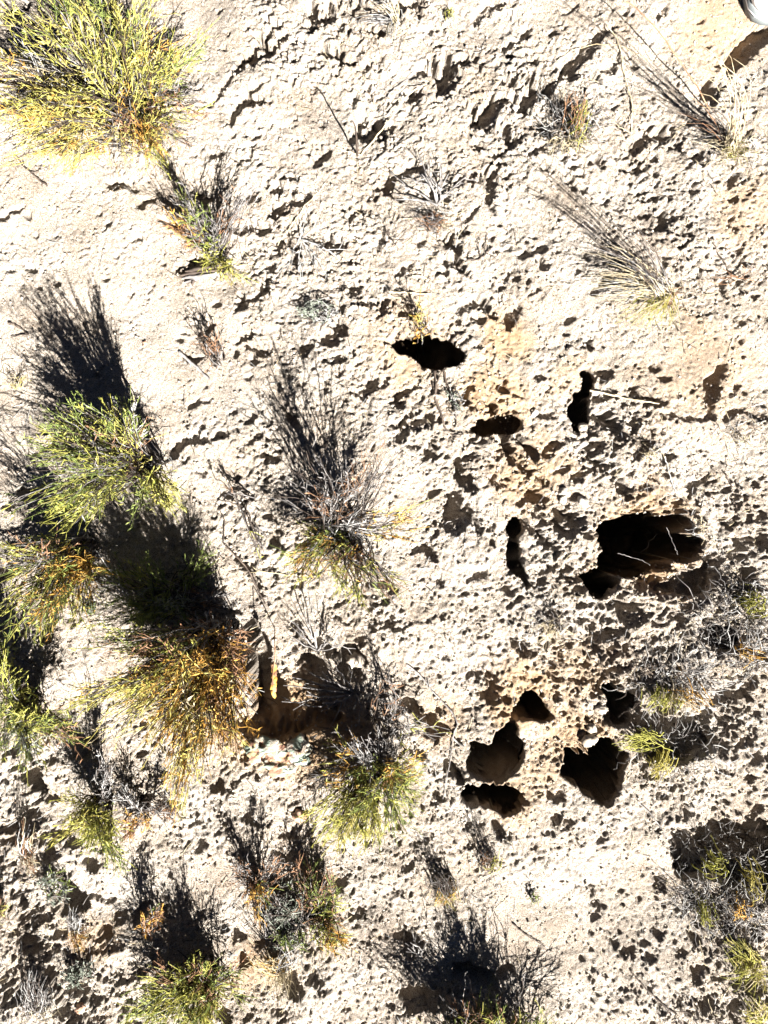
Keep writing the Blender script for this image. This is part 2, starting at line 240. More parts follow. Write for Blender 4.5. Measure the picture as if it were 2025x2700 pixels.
DEEP = [
('I', "1030,1040 1110,1060 1230,990 1350,1000 1440,1060 1550,1000 1659,990 1720,1000 1720,1500 1600,1420 1480,1440 1380,1340 1250,1300 1150,1330 1100,1340 1050,1250 1040,1130", .036),
('F', "880,1600 960,1590 1080,1620 1120,1530 1180,1560 1290,1490 1380,1440 1420,1500 1320,1560 1340,1650 1250,1730 1130,1700 1030,1720 920,1700", .034),
('F', "1290,1850 1350,1900 1420,1880 1520,1900 1500,2000 1430,2090 1340,2080 1300,1980", .032),
('I', "830,300 900,310 1000,350 1100,360 1180,330 1250,330 1230,420 1290,500 1200,560 1080,600 950,610 850,560 830,450", .030),
('E', "760,115 800,105 850,130 960,95 1060,70 1110,50 1130,80 1220,90 1300,130 1370,165 1340,200 1370,250 1300,260 1240,300 1160,300 1080,270 1060,235 990,215 900,185 850,150", .10),
('E', "1420,560 1470,580 1520,590 1600,580 1680,550 1720,560 1700,600 1690,640 1659,700 1600,700 1540,700 1470,720 1410,690 1350,690 1370,640 1410,620", .05),
('E', "1600,1210 1640,1190 1680,1200 1690,1300 1670,1360 1670,1480 1690,1560 1650,1570 1620,1540 1600,1490 1615,1450 1620,1300", .09),
('F', "500,290 560,285 560,420 545,480 535,560 530,620 520,680 450,670 440,610 400,590 410,550 450,500 460,420 510,400 510,330", .12),
('F', "560,1290 600,1240 700,1230 760,1200 880,1180 960,1210 1030,1200 1170,1210 1175,1280 1160,1320 1240,1370 1250,1440 1180,1480 1100,1490 1040,1500 1060,1540 960,1560 850,1590 730,1590 700,1650 620,1720 560,1730 520,1700 540,1560 580,1520 600,1440 600,1340", .20),
('F', "20,1210 90,1210 110,1260 90,1340 95,1420 90,1480 130,1540 170,1610 210,1690 180,1690 120,1620 40,1550 20,1490 50,1420 40,1330", .07),
('H', "1370,185 1430,165 1500,180 1590,195 1600,235 1500,240 1410,225", .03),
('H', "1335,475 1420,480 1500,480 1500,430 1570,370 1620,290 1680,180 1740,150 1790,240 1850,270 1850,330 1700,360 1650,340 1620,420 1690,500 1640,600 1659,640 1600,660 1570,720 1440,700 1340,700", .12),
('H', "1300,740 1330,730 1380,760 1440,770 1500,745 1570,740 1640,760 1700,840 1740,830 1730,750 1760,750 1770,800 1730,850 1680,900 1600,925 1480,900 1400,880 1330,870 1300,820", .14),
('I', "350,560 400,530 440,530 500,580 560,560 540,490 560,440 620,430 680,480 740,520 760,600 740,680 720,740 690,790 650,870 600,850 540,820 490,790 460,740 400,710 360,680 350,620", .18),
('I', "560,100 640,85 700,140 760,195 830,200 850,280 800,340 740,380 640,370 600,330 640,270 620,200 580,150", .10),
('H', "-60,-100 110,-60 160,60 200,100 220,220 330,260 420,260 540,300 605,345 560,380 440,400 360,440 300,450 240,480 100,470 -30,460 -60,380 30,300 10,150", .026),
]
mask = np.zeros(XI.shape, bool); deepH = np.zeros(XI.shape, np.float32); deepZ = np.zeros(XI.shape, bool)
wA = 7 * noise(XI * 45, YI * 45, 20) + 3.5 * noise(XI * 120, YI * 120, 21); wB = 7 * noise(XI * 45, YI * 45, 22) + 3.5 * noise(XI * 120, YI * 120, 23)
WPX = PXI + wA; WPY = PYI + wB
edge = 3.0 * noise(XI * 150, YI * 150, 24) + 5 * noise(XI * 60, YI * 60, 25)
def sub(x0, x1, y0, y1):
    i0, i1 = np.searchsorted(xs, [wx(x0), wx(x1)]); j0, j1 = np.searchsorted(ys, [wy(y1), wy(y0)])
    return slice(j0, j1), slice(i0, i1)
for sh, txt in STROKES.items():
    ox, oy, sc = SH[sh]
    for st in txt.split(';'):
        pts = [tuple(float(a) for a in p.split(',')) for p in st.split()]
        pts = [(ox + a * sc, oy + b * sc, r * sc) for a, b, r in pts]
        if len(pts) == 1:
            a, b, r = pts[0]; pts = [(a - r * .5, b + r * .3, r * .8), (a + r * .5, b - r * .2, r * .75)]
        for (x0, y0, r0), (x1, y1, r1) in zip(pts[:-1], pts[1:]):
            rm = max(r0, r1) + 22
            sl = sub(min(x0, x1) - rm, max(x0, x1) + rm, min(y0, y1) - rm, max(y0, y1) + rm)
            ux, uy = WPX[sl] - x0, WPY[sl] - y0; dx, dy = x1 - x0, y1 - y0
            t = np.clip((ux * dx + uy * dy) / (dx * dx + dy * dy + 1e-6), 0, 1)
            mask[sl] |= np.hypot(ux - t * dx, uy - t * dy) < (r0 + t * (r1 - r0)) * 1.22 + 1.2 + edge[sl] * 1.3
def inpoly(x, y, pts):
    c = np.zeros(x.shape, bool)
    for (x0, y0), (x1, y1) in zip(pts, pts[1:] + pts[:1]):
        if y0 == y1: continue
        c ^= ((y0 > y) != (y1 > y)) & (x < (x1 - x0) * (y - y0) / (y1 - y0) + x0)
    return c
def blur(a, r, n=2):
    for _ in range(n):
        for ax in (0, 1):
            c = np.cumsum(np.pad(a, [(r + 1, r) if k == ax else (0, 0) for k in (0, 1)], mode='edge'), axis=ax)
            a = (np.take(c, np.arange(2 * r + 1, c.shape[ax]), ax) - np.take(c, np.arange(0, c.shape[ax] - 2 * r - 1), ax)) / (2 * r + 1)
    return a
for sh, txt, dp in DEEP:
    ox, oy, sc = SH[sh]; pts = [tuple(float(a) for a in p.split(',')) for p in txt.split()]
    pts = [(ox + a * sc, oy + b * sc) for a, b in pts]
    a = np.array(pts); sl = sub(a[:, 0].min() - 20, a[:, 0].max() + 20, a[:, 1].min() - 20, a[:, 1].max() + 20)
    big = 9 * noise(XI[sl] * 20, YI[sl] * 20, 351); big2 = 9 * noise(XI[sl] * 20, YI[sl] * 20, 352)
    m = inpoly(WPX[sl] + big + .8 * wA[sl], WPY[sl] + big2 + .8 * wB[sl], pts); mask[sl] |= m
    if dp > .04: deepZ[sl] |= m
    b = blur(m.astype(np.float32), 4, 2)
    deepH[sl] = np.maximum(deepH[sl], (3.2 if dp > .04 else 2.0) * dp * sstep(.42, 1.0, b) * (.8 + .3 * noise(XI[sl] * 30, YI[sl] * 30, 31)) * m)
# small hollows of the broken crust, drawn out across the sun's direction
ca, sa = sun_from
Ua = XI * ca + YI * sa; Va = -XI * sa + YI * ca
rr = RW[iny, inx]
wn = .35 * noise(XI * 38, YI * 38, 33)
n1 = noise(Ua * 62 + wn * 2, Va * 34 + wn, 34); n2 = noise(Ua * 120 + wn, Va * 74 - wn, 35); n3 = noise(XI * 26, YI * 26, 36)
mask |= (n1 + .45 * n2 + .35 * n3) > (1.16 - .98 * rr)
j1 = .5 * noise(XI * 70, YI * 70, 141); j2 = .5 * noise(XI * 70, YI * 70, 142)
mask |= (noise(Ua * 27 + j1, Va * 15 + j2, 143) + .5 * noise(Ua * 60 + j2, Va * 45 + j1, 144)) > (1.15 - .74 * rr)
# rain-pitted crust: round pits on a jittered lattice
def pits(cell, prob, r0, r1, seed, zone):
    gx_ = np.floor(XI / cell).astype(int); gy_ = np.floor(YI / cell).astype(int); out = np.zeros(XI.shape, bool)
    for a in (-1, 0, 1):
        for b in (-1, 0, 1):
            h = _hash(gx_ + a, gy_ + b, seed); h2 = _hash(gx_ + a, gy_ + b, seed + 9); h3 = _hash(gx_ + a, gy_ + b, seed + 17)
            jx = (h & np.uint32(1023)).astype(float) / 1023; jy = ((h >> np.uint32(10)) & np.uint32(1023)).astype(float) / 1023
            px_ = (gx_ + a + jx) * cell; py_ = (gy_ + b + jy) * cell
            rad = r0 + (r1 - r0) * ((h2 & np.uint32(1023)).astype(float) / 1023) ** 2
            on = (h3 & np.uint32(1023)).astype(float) / 1023 < prob * zone
            d = np.hypot((XI - px_), (YI - py_)) * (1 + .35 * noise(XI * 150, YI * 150, 37))
            out |= on & (d < rad)
    return out
Z1 = np.zeros(XI.shape)
for (a, b, r, s) in [(1230, 1700, 200, 1), (1130, 1620, 150, .9), (1420, 1640, 150, .8), (1500, 1900, 130, .7), (1750, 2480, 200, 1), (1850, 2560, 180, .8), (950, 2560, 200, .9), (1050, 2200, 150, .7), (1800, 700, 260, .9), (1850, 480, 160, .9), (1200, 2620, 150, .7), (1800, 1320, 200, .7), (250, 650, 300, .25), (1780, 2100, 180, .6), (900, 2600, 200, .9), (1100, 2050, 130, .6), (1600, 2400, 160, .8)]:
    Z1 = np.maximum(Z1, s * sstep(1.2, .5, np.hypot(PXI - a, PYI - b) / r))
zc = Z1[::1, ::1]
zc = zc * sstep(-.5, .35, noise(XI * 13, YI * 13, 371)); mask |= pits(.011, .62, .0012, .0036, 41, zc) | pits(.006, .35, .0010, .0022, 47, np.clip(zc + .30, 0, 1))
mask |= pits(.0052, .34, .0010, .0017, 61, np.clip(.15 + rr, 0, 1))
mask |= pits(.024, .35, .002, .0065, 53, np.clip(zc + .03, 0, 1))
mask |= pits(.045, .12, .004, .007, 57, np.ones(XI.shape))

# drop each hollow so that its floor lies below the line of the sun from its lip
tanE = math.tan(RAD(SUN_EL)); T = np.zeros(XI.shape, np.float32); alive = mask.copy()
for k in range(1, 75):
    sx = int(round(k * sun_from[0])); sy = int(round(k * sun_from[1]))
    shf = np.zeros_like(mask)
    if sy < 0: shf[-sy:, :mask.shape[1] - sx] = mask[:sy, sx:]
    alive &= shf; T += alive * DX
    if not alive.any(): break
mf = mask.astype(np.float32); T = .35 * T + .65 * blur(T, 2, 2) / (blur(mf, 2, 2) + .02)
dep = mask * (.0035 + np.minimum(T * tanE * 1.22, .09 + .25 * T))
dep = np.where(deepZ, np.minimum(dep, deepH + .006), dep); dep = np.maximum(dep, deepH)
dep = .55 * dep + .45 * blur(dep, 1, 1)
dep *= sstep(0, .02, np.minimum.reduce([HX - np.abs(XI), HY - np.abs(YI)]))
dep = dep + (dep > .015) * .003 * noise(XI * 90, YI * 90, 38)
HI = Hh[iny, inx]; 
# thin raised lips of crust on the sunny rim
lip = blur(mask.astype(np.float32), 2, 1) * (~mask)
Hh[iny, inx] = HI - dep + lip * .0035 * (.5 + rr)
HG = Hh[iny, inx].copy()
def gz(x, y):
    i = np.clip(np.round((np.asarray(x) - xs[0]) / DX).astype(int), 0, len(xs) - 1); j = np.clip(np.round((np.asarray(y) - ys[0]) / DX).astype(int), 0, len(ys) - 1)
    return HG[j, i]
def gsurf(x, y):               # crust level, ignoring hollows
    return gz(x, y) + dep[np.clip(np.round((np.asarray(y) - ys[0]) / DX).astype(int), 0, len(ys) - 1), np.clip(np.round((np.asarray(x) - xs[0]) / DX).astype(int), 0, len(xs) - 1)]

Xd, Yd = X.copy(), Y.copy()     # the burrows are undercut: their walls run back under the crust, lumpy sideways
wl = np.clip(deepH * 14, 0, 1); ZW = Hh[iny, inx]
bm_ = blur((deepH > .004).astype(np.float32), 9, 2); gyb, gxb = np.gradient(bm_); gm_ = np.hypot(gxb, gyb) + 1e-6
amt = (.042 + .014 * noise(XI * 25, YI * 25, 305)) * sstep(.012, .09, deepH) * np.clip(gm_ / .03, 0, 1)
Xd[iny, inx] += -gxb / gm_ * amt + wl * (.006 * noise(ZW * 42 + XI * 14, YI * 34, 301) + .003 * noise(ZW * 110, YI * 80 + XI * 30, 302))
Yd[iny, inx] += -gyb / gm_ * amt + wl * (.006 * noise(ZW * 42 - YI * 14, XI * 34, 303) + .003 * noise(ZW * 110, XI * 80 - YI * 30, 304))
me = bpy.data.meshes.new('ground'); ny, nx = X.shape
me.vertices.add(nx * ny); me.vertices.foreach_set('co', np.stack([Xd, Yd, Hh], -1).astype(np.float32).ravel())
ii = (np.arange(ny - 1)[:, None] * nx + np.arange(nx - 1)[None, :]).ravel().astype(np.int32)
F = np.stack([ii, ii + 1, ii + nx + 1, ii + nx], -1)
me.loops.add(F.size); me.loops.foreach_set('vertex_index', F.ravel())
me.polygons.add(len(F)); me.polygons.foreach_set('loop_start', np.arange(len(F), dtype=np.int32) * 4)
me.polygons.foreach_set('use_smooth', np.ones(len(F), bool))
me.update(calc_edges=True)
# soil kinds: red-brown subsoil turned out round the burrows, grey-brown crust (cyanobacteria, lichen)
PXA = X * PX + 1012.5; PYA = 1350 - Y * PX
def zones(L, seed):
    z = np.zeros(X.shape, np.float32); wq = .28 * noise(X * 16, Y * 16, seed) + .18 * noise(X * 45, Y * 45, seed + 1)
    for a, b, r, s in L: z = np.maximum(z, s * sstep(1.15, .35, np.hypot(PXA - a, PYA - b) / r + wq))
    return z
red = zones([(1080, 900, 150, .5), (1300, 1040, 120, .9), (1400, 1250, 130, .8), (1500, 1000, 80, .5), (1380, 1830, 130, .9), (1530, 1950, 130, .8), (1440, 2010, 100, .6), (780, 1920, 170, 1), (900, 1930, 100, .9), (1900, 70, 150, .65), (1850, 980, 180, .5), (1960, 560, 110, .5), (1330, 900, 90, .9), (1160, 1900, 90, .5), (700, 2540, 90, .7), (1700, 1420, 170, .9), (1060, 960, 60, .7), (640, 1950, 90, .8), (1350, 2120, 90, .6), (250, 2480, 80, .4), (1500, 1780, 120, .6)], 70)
gry = zones([(860, 320, 90, .9), (770, 420, 60, .6), (590, 60, 60, .7), (610, 210, 60, .6), (620, 1100, 90, .7), (1000, 2420, 60, .8), (980, 2500, 60, .9), (560, 2050, 60, .3), (620, 2180, 60, .6), (1250, 110, 90, .5), (800, 880, 70, .5), (880, 860, 60, .5), (1300, 2400, 100, .4), (1750, 560, 110, .5), (1100, 900, 60, .3), (1820, 940, 110, .6), (680, 1600, 80, .7), (1380, 2500, 150, .35), (1700, 2450, 160, .35)], 80)
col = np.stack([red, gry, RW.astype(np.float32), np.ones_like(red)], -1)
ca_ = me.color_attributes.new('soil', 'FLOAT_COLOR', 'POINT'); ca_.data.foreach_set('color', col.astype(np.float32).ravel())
ground = bpy.data.objects.new('ground', me); scene.collection.objects.link(ground)
tag(ground, kind='structure')
gm, nt, b = mat('sandy_crust', .98, .1)
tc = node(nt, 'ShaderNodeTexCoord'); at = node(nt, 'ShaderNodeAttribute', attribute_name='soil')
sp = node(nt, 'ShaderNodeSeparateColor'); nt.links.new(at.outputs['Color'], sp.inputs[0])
def nz(scale, det=5, rough=.6):
    n = node(nt, 'ShaderNodeTexNoise'); n.inputs['Scale'].default_value = scale; n.inputs['Detail'].default_value = det
    n.inputs['Roughness'].default_value = rough; nt.links.new(tc.outputs['Object'], n.inputs['Vector']); return n
def mixc(fac, a, bb, fixed=None):
    m = node(nt, 'ShaderNodeMix', data_type='RGBA')
    if fac is None: m.inputs[0].default_value = fixed
    else: nt.links.new(fac, m.inputs[0])
    for k, s_ in ((6, a), (7, bb)):
        if isinstance(s_, tuple): m.inputs[k].default_value = (*s_, 1)
        else: nt.links.new(s_, m.inputs[k])
    return m.outputs[2]
def mul(a, bb):
    m = node(nt, 'ShaderNodeMath', operation='MULTIPLY', use_clamp=True)
    for k, s_ in ((0, a), (1, bb)):
        if isinstance(s_, (int, float)): m.inputs[k].default_value = s_
        else: nt.links.new(s_, m.inputs[k])
    return m.outputs[0]
base = ramp(nt, nz(9, 6).outputs[0], [(.3, (.192, .168, .144)), (.5, (.228, .212, .193)), (.7, (.252, .242, .229))]).outputs[0]
fine = ramp(nt, nz(520, 3, .7).outputs[0], [(.38, (.16, .10, .07)), (.45, (.60, .48, .36)), (.51, (.92, .87, .79)), (.6, (1, .98, .95))]).outputs[0]
m1 = node(nt, 'ShaderNodeMix', data_type='RGBA', blend_type='MULTIPLY'); m1.inputs[0].default_value = .85
nt.links.new(base, m1.inputs[6]); nt.links.new(fine, m1.inputs[7]); c = m1.outputs[2]
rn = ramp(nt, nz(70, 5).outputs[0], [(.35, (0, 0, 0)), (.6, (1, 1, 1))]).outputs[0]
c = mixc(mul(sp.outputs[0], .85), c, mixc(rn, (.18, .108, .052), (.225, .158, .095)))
gs = ramp(nt, nz(420, 4, .75).outputs[0], [(.40, (1, 1, 1)), (.58, (0, 0, 0))]).outputs[0]
c = mixc(mul(sp.outputs[1], gs), c, (.06, .05, .043))
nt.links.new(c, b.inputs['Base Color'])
bp = node(nt, 'ShaderNodeBump'); bp.inputs['Strength'].default_value = .9; bp.inputs['Distance'].default_value = .0034
nt.links.new(nz(480, 4, .7).outputs[0], bp.inputs['Height'])
nt.links.new(bp.outputs[0], b.inputs['Normal'])
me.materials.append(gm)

# ------------------------------------------------------------------ placing by plan point and height
def P3(px, py, h):               # a point seen at (px, py) when it hangs h above the crust: where it really is
    k = (CAM_H - h) / CAM_H
    x = wx(px) * k; y = wy(py) * k
    return np.stack([x, y, np.broadcast_to(h, np.shape(x))], -1)
def G3(px, py, lift=0.0):
    x = wx(px); y = wy(py); return np.stack([x, y, gsurf(x, y) + lift], -1)

def bez(A, B, bow, jit, k):
    t = np.linspace(0, 1, k)[None, :, None]; n = len(A)
    C = A + (B - A) * .45; C[:, 2] += bow * np.linalg.norm(B - A, axis=1); C += rng.normal(size=(n, 3)) * jit
    P = (1 - t) ** 2 * A[:, None] + 2 * t * (1 - t) * C[:, None] + t * t * B[:, None]
    P[:, 1:-1] += rng.normal(size=(n, k - 2, 3)) * jit * .18
    return P
def disc(n):
    a = rng.random(n) * 2 * math.pi; r = np.sqrt(rng.random(n)); return r * np.cos(a), r * np.sin(a)

def shrub(name, label, cat, base, fans, spread=.02, rad=.0009, leaf=(.007, .015), lw=.00095, twigs=5, lpt=4, group=None, bow=.22, crown='foliage', woody=True):
    """fans: (cx, cy, rx, ry, h0, h1, n, [materials])"""
    b0 = G3(*base); root = thing(name, b0, label, cat, group)
    mats = []
    for f in fans:
        for m in f[7]:
            if m not in mats: mats.append(m)
    st = MB(); fo = MB()
    reach = max(math.hypot(f[0] - base[0], f[1] - base[1]) / PX + f[5] for f in fans); SZ = min(1.0, .22 + reach * 2.6)
    for cx, cy, rx, ry, h0, h1, n, ml in fans:
        n = max(4, int(n * .9)); nc = max(3, n // 5); cu, cv = disc(nc); w_ = rng.integers(0, nc, n); ch = rng.random(nc)
        ux = cu[w_] * .95 + rng.normal(size=n) * .17; uy = cv[w_] * .95 + rng.normal(size=n) * .17; h = h0 + (h1 - h0) * np.clip(ch[w_] + rng.normal(size=n) * .18, 0, 1)
        Tt = P3(cx + ux * rx, cy + uy * ry, h); Tt[:, 2] += b0[2]
        a, c_ = disc(n); A = np.stack([b0[0] + a * spread, b0[1] + c_ * spread, np.zeros(n)], -1); A[:, 2] = gz(A[:, 0], A[:, 1]) - .004
        K = 8; P = bez(A, Tt, bow, .012, K)
        mi = np.array([mats.index(m) for m in ml])[rng.integers(0, len(ml), n)]
        st.tubes(P, rad * 1.25 * np.linspace(1.3, .6, K)[None] * (.7 + .6 * rng.random((n, 1))), np.where(rng.random(n) < .6, 0, 1))
        # side twigs
        if twigs:
            m_ = n * twigs; idx = np.repeat(np.arange(n), twigs); tpos = .35 + .65 * rng.random(m_)
            fi = tpos * (K - 1); i0 = np.minimum(fi.astype(int), K - 2); fr = (fi - i0)[:, None]
            S = P[idx, i0] * (1 - fr) + P[idx, i0 + 1] * fr; D = P[idx, i0 + 1] - P[idx, i0]; D /= np.linalg.norm(D, axis=1, keepdims=True) + 1e-9
            D2 = D + rng.normal(size=(m_, 3)) * .38; D2 /= np.linalg.norm(D2, axis=1, keepdims=True)
            Lt = ((.018 + .035 * rng.random(m_)) * SZ)[:, None]
            tw = np.stack([S, S + D2 * Lt * .5, S + (D2 * .85 + D * .25) * Lt], 1)
            g0 = gz(tw[..., 0], tw[..., 1]) + .001; tw[..., 2] = np.maximum(tw[..., 2], g0)
            fo.tubes(tw, rad * np.array([[.85, .7, .45]]), mi[idx])
            if lpt:
                q_ = m_ * lpt; id2 = np.repeat(np.arange(m_), lpt); u = rng.random(q_)[:, None]
                LP = tw[id2, 0] * (1 - u) + tw[id2, 2] * u; LD = D2[id2] + rng.normal(size=(q_, 3)) * .55
                fo.leaves(LP, LD, (.4 + .6 * SZ) * (leaf[0] + (leaf[1] - leaf[0]) * rng.random(q_)), lw * (.6 + .7 * rng.random(q_)), mi[idx][id2])
    st.build('stem', ['bark' if woody else mats[0], 'grey' if woody else mats[-1]], root, origin=b0).parent = root
    if fo.n: fo.build(crown, mats, root, origin=b0)
    return root

def tuft(name, label, cat, base, fans, spread=.02, rad=.0007, bow=.3, jit=.006, group=None):
    """grass: fans (cx, cy, rx, ry, h0, h1, n, [materials]); one mesh of blades per material"""
    b0 = G3(*base); root = thing(name, b0, label, cat, group); parts = {}
    for cx, cy, rx, ry, h0, h1, n, ml in fans:
        ux, uy = disc(n); h = h0 + (h1 - h0) * rng.random(n); Tt = P3(cx + ux * rx, cy + uy * ry, h); Tt[:, 2] += b0[2]
        a, c_ = disc(n); A = np.stack([b0[0] + a * spread, b0[1] + c_ * spread, np.zeros(n)], -1); A[:, 2] = gz(A[:, 0], A[:, 1]) - .003
        K = 7; P = bez(A, Tt, bow, jit, K); which = rng.integers(0, len(ml), n)
        for k, m in enumerate(ml):
            s = which == k
            if s.sum() > 4:
                parts.setdefault(m, MB()).tubes(P[s], rad * np.linspace(1.3, .35, K)[None] * (.7 + .6 * rng.random((s.sum(), 1))), 0)
    for m, mb in parts.items():
        mb.build({'straw': 'dry_blades', 'grey': 'dead_blades', 'silver': 'dead_blades', 'bark': 'stem', 'rust': 'stem'}.get(m, 'green_blades'), [m], root, origin=b0)
    return root

def curls(name, label, cat, base, rx, ry, h, n, ml, fringe=None, group=None, rad=.0008):
    """a low hummock of curled dead blades with a fringe of live ones"""
    b0 = G3(*base); root = thing(name, b0, label, cat, group); parts = {}
    def put(A, B, bow, jit, m, r, K=7):
        parts.setdefault(m, MB()).tubes(bez(A, B, bow, jit, K), r * np.linspace(1.2, .4, K)[None] * (.7 + .6 * rng.random((len(A), 1))), 0)
    for m in ml:
        k = max(1, int(n * .62) // len(ml)); ax, ay = disc(k); an = rng.random(k) * 2 * math.pi; ln = (.018 + .035 * rng.random(k))
        A = np.stack([b0[0] + ax * rx / PX, b0[1] + ay * ry / PX, np.zeros(k)], -1); A[:, 2] = gz(A[:, 0], A[:, 1]) - .002
        out = np.stack([ax, ay], -1) * .6 + np.stack([np.cos(an), np.sin(an)], -1)
        B = A.copy(); B[:, :2] += out * ln[:, None]; B[:, 2] += h * (.15 + .85 * rng.random(k)) * (1 - .5 * (ax ** 2 + ay ** 2))
        put(A, B, .45, .012, m, rad)
    for f in fringe or []:
        cx, cy, fx, fy, h0, h1, k, m = f
        ux, uy = disc(k); hh = h0 + (h1 - h0) * rng.random(k); B = P3(cx + ux * fx, cy + uy * fy, hh); B[:, 2] += b0[2]
        A = B.copy(); d = B[:, :2] - b0[None, :2]; A[:, :2] = b0[None, :2] + d * .5 + rng.normal(size=(k, 2)) * .012; A[:, 2] = gsurf(A[:, 0], A[:, 1]) - .002
        put(A, B, .35, .006, m, rad * 1.15)
    for m, mb in parts.items():
        mb.build({'straw': 'dry_blades', 'grey': 'dead_blades', 'silver': 'dead_blades', 'bark': 'dark_stubble', 'rust': 'dark_stubble', 'sage': 'sage_leaves'}.get(m, 'green_blades'), [m], root, origin=b0)
    return root

G, YG, YL, OR, RU, ST, GR, SI, BK, SG = 'green', 'ygreen', 'yellow', 'orange', 'rust', 'straw', 'grey', 'silver', 'bark', 'sage'
# ------------------------------------------------------------------ shrubs
shrub('broom_shrub', 'large yellow-green broom shrub filling the top left corner of the ground', 'shrub', (350, 320),
      [(110, 40, 190, 60, .14, .34, 55, [YL, YG, G]), (60, 240, 130, 100, .12, .30, 90, [YL, YL, YG, OR]), (260, 110, 90, 70, .12, .32, 30, [YG, YL, GR]),
       (350, 40, 120, 80, .14, .34, 52, [YL, YG, G]), (420, 180, 100, 110, .08, .24, 50, [YL, YG, OR]), (180, 380, 170, 80, .05, .18, 80, [YL, YL, OR, ST]), (40, 370, 90, 60, .06, .18, 34, [YL, YG, ST]),
       (390, 390, 90, 130, .04, .16, 66, [YG, OR, YL, RU]), (480, 150, 60, 90, .08, .2, 24, [G, YG]), (60, 130, 100, 60, .1, .25, 26, [SI, ST]), (300, 250, 120, 80, .05, .14, 30, [GR, RU]), (480, 320, 50, 90, .03, .12, 24, [YG, RU, GR])], spread=.06, twigs=6, rad=.0008)
shrub('broom_shrub', 'small green tipped shrub beside the splintered grey wood, upper left', 'shrub', (572, 668),
      [(530, 560, 60, 90, .06, .18, 22, [GR, G, YG]), (590, 620, 50, 70, .04, .14, 18, [G, YG, GR]), (620, 520, 60, 50, .06, .14, 8, [GR]), (600, 700, 45, 35, .02, .07, 16, [YG, YL]), (640, 560, 50, 70, .04, .12, 10, [GR, RU]), (490, 620, 50, 50, .03, .08, 16, [OR, RU])], spread=.018)
shrub('broom_shrub', 'bright green broom shrub left of centre with stems sweeping left', 'shrub', (395, 1225),
      [(240, 1130, 120, 70, .12, .28, 62, [G, G, YG]), (180, 1240, 130, 80, .12, .28, 72, [YG, G, G, GR]), (270, 1320, 110, 60, .08, .22, 50, [YG, G]), (320, 1180, 80, 80, .10, .26, 46, [YG, YL, RU]),
       (420, 1290, 50, 60, .05, .18, 34, [YG, YG, YL]), (130, 1350, 110, 60, .08, .2, 32, [G, YG]), (330, 1080, 70, 50, .12, .28, 22, [G, SI])], spread=.03)
shrub('broom_shrub', 'olive and gold shrub spreading to the left edge below the bright green one', 'shrub', (235, 1440),
      [(110, 1520, 100, 60, .06, .18, 44, [YG, OR, G]), (60, 1470, 70, 60, .06, .2, 24, [RU, GR, YG]), (180, 1590, 100, 60, .05, .18, 50, [YG, G, OR]), (80, 1630, 80, 60, .06, .18, 32, [YG, G]), (220, 1500, 60, 50, .04, .14, 26, [OR, YG])], spread=.03)
shrub('broom_shrub', 'low dark green shrub lying in the shadow above the orange bush', 'shrub', (470, 1570),
      [(350, 1500, 90, 40, .02, .08, 34, [G, G, YG]), (530, 1500, 50, 40, .02, .07, 20, [G]), (440, 1600, 110, 50, .02, .09, 44, [G, SG, G]), (320, 1630, 80, 50, .03, .1, 34, [G, YG]), (590, 1620, 40, 60, .02, .08, 18, [GR, RU])], spread=.04)
shrub('broom_shrub', 'big orange and rust coloured broom shrub, lower left', 'shrub', (585, 1665),
      [(320, 1840, 110, 70, .16, .34, 72, [OR, YL, YL, YG]), (420, 1930, 130, 90, .16, .34, 92, [OR, YL, YL, ST]), (540, 1960, 90, 90, .12, .32, 66, [OR, YL, OR, ST]), (610, 1850, 70, 90, .10, .28, 62, [OR, RU, OR]),
       (480, 1800, 120, 80, .12, .32, 90, [OR, OR, YL]), (400, 1730, 110, 50, .12, .3, 54, [OR, YG, RU]), (620, 1750, 60, 60, .08, .22, 40, [OR, RU]), (320, 1700, 90, 50, .1, .26, 34, [G, YG]), (500, 2060, 60, 50, .14, .28, 30, [OR, YL]), (560, 1680, 90, 40, .05, .14, 28, [RU, SI])], spread=.04, twigs=6)
shrub('broom_shrub', 'green shrub cut by the left edge beside the orange bush', 'shrub', (75, 1850),
      [(25, 1840, 60, 70, .08, .2, 44, [G, YG, YG]), (90, 1900, 90, 50, .06, .18, 42, [YG, G]), (50, 1970, 70, 50, .08, .2, 34, [YG, G, SG]), (150, 1940, 60, 60, .06, .16, 32, [G, YG, RU]), (30, 1760, 50, 50, .06, .2, 24, [YG, G])], spread=.03)
shrub('broom_shrub', 'small lime green shrub with a fan of stems pointing down, lower left', 'shrub', (275, 2095),
      [(200, 2140, 60, 40, .05, .14, 28, [YG, YL]), (265, 2190, 50, 50, .05, .15, 30, [YG, YG, G]), (290, 2250, 30, 40, .07, .15, 14, [YG, G]), (220, 2190, 60, 45, .06, .14, 24, [YG, YL]), (240, 2050, 50, 60, .08, .18, 14, [GR, SI])], spread=.016)
shrub('broom_shrub', 'sparse olive shrub full of grey dead twigs at the centre', 'shrub', (905, 1400),
      [(830, 1450, 70, 50, .04, .14, 34, [YG, G, OR]), (870, 1530, 90, 60, .05, .16, 24, [OR, YG, RU]), (1020, 1490, 70, 70, .05, .16, 22, [GR, YG, RU]), (1075, 1370, 30, 60, .08, .2, 14, [YG, OR]),
       (960, 1560, 80, 70, .06, .18, 20, [YG, G, RU]), (930, 1350, 90, 60, .05, .18, 22, [SI, GR]), (880, 1300, 160, 110, .05, .22, 22, [GR, BK]), (1020, 1280, 60, 90, .08, .2, 9, [BK, GR]), (880, 1420, 70, 50, .02, .08, 24, [SI, GR, G]), (830, 1330, 70, 70, .10, .22, 14, [GR, RU]), (980, 1260, 100, 70, .12, .26, 20, [RU, GR])], spread=.045, lpt=3)
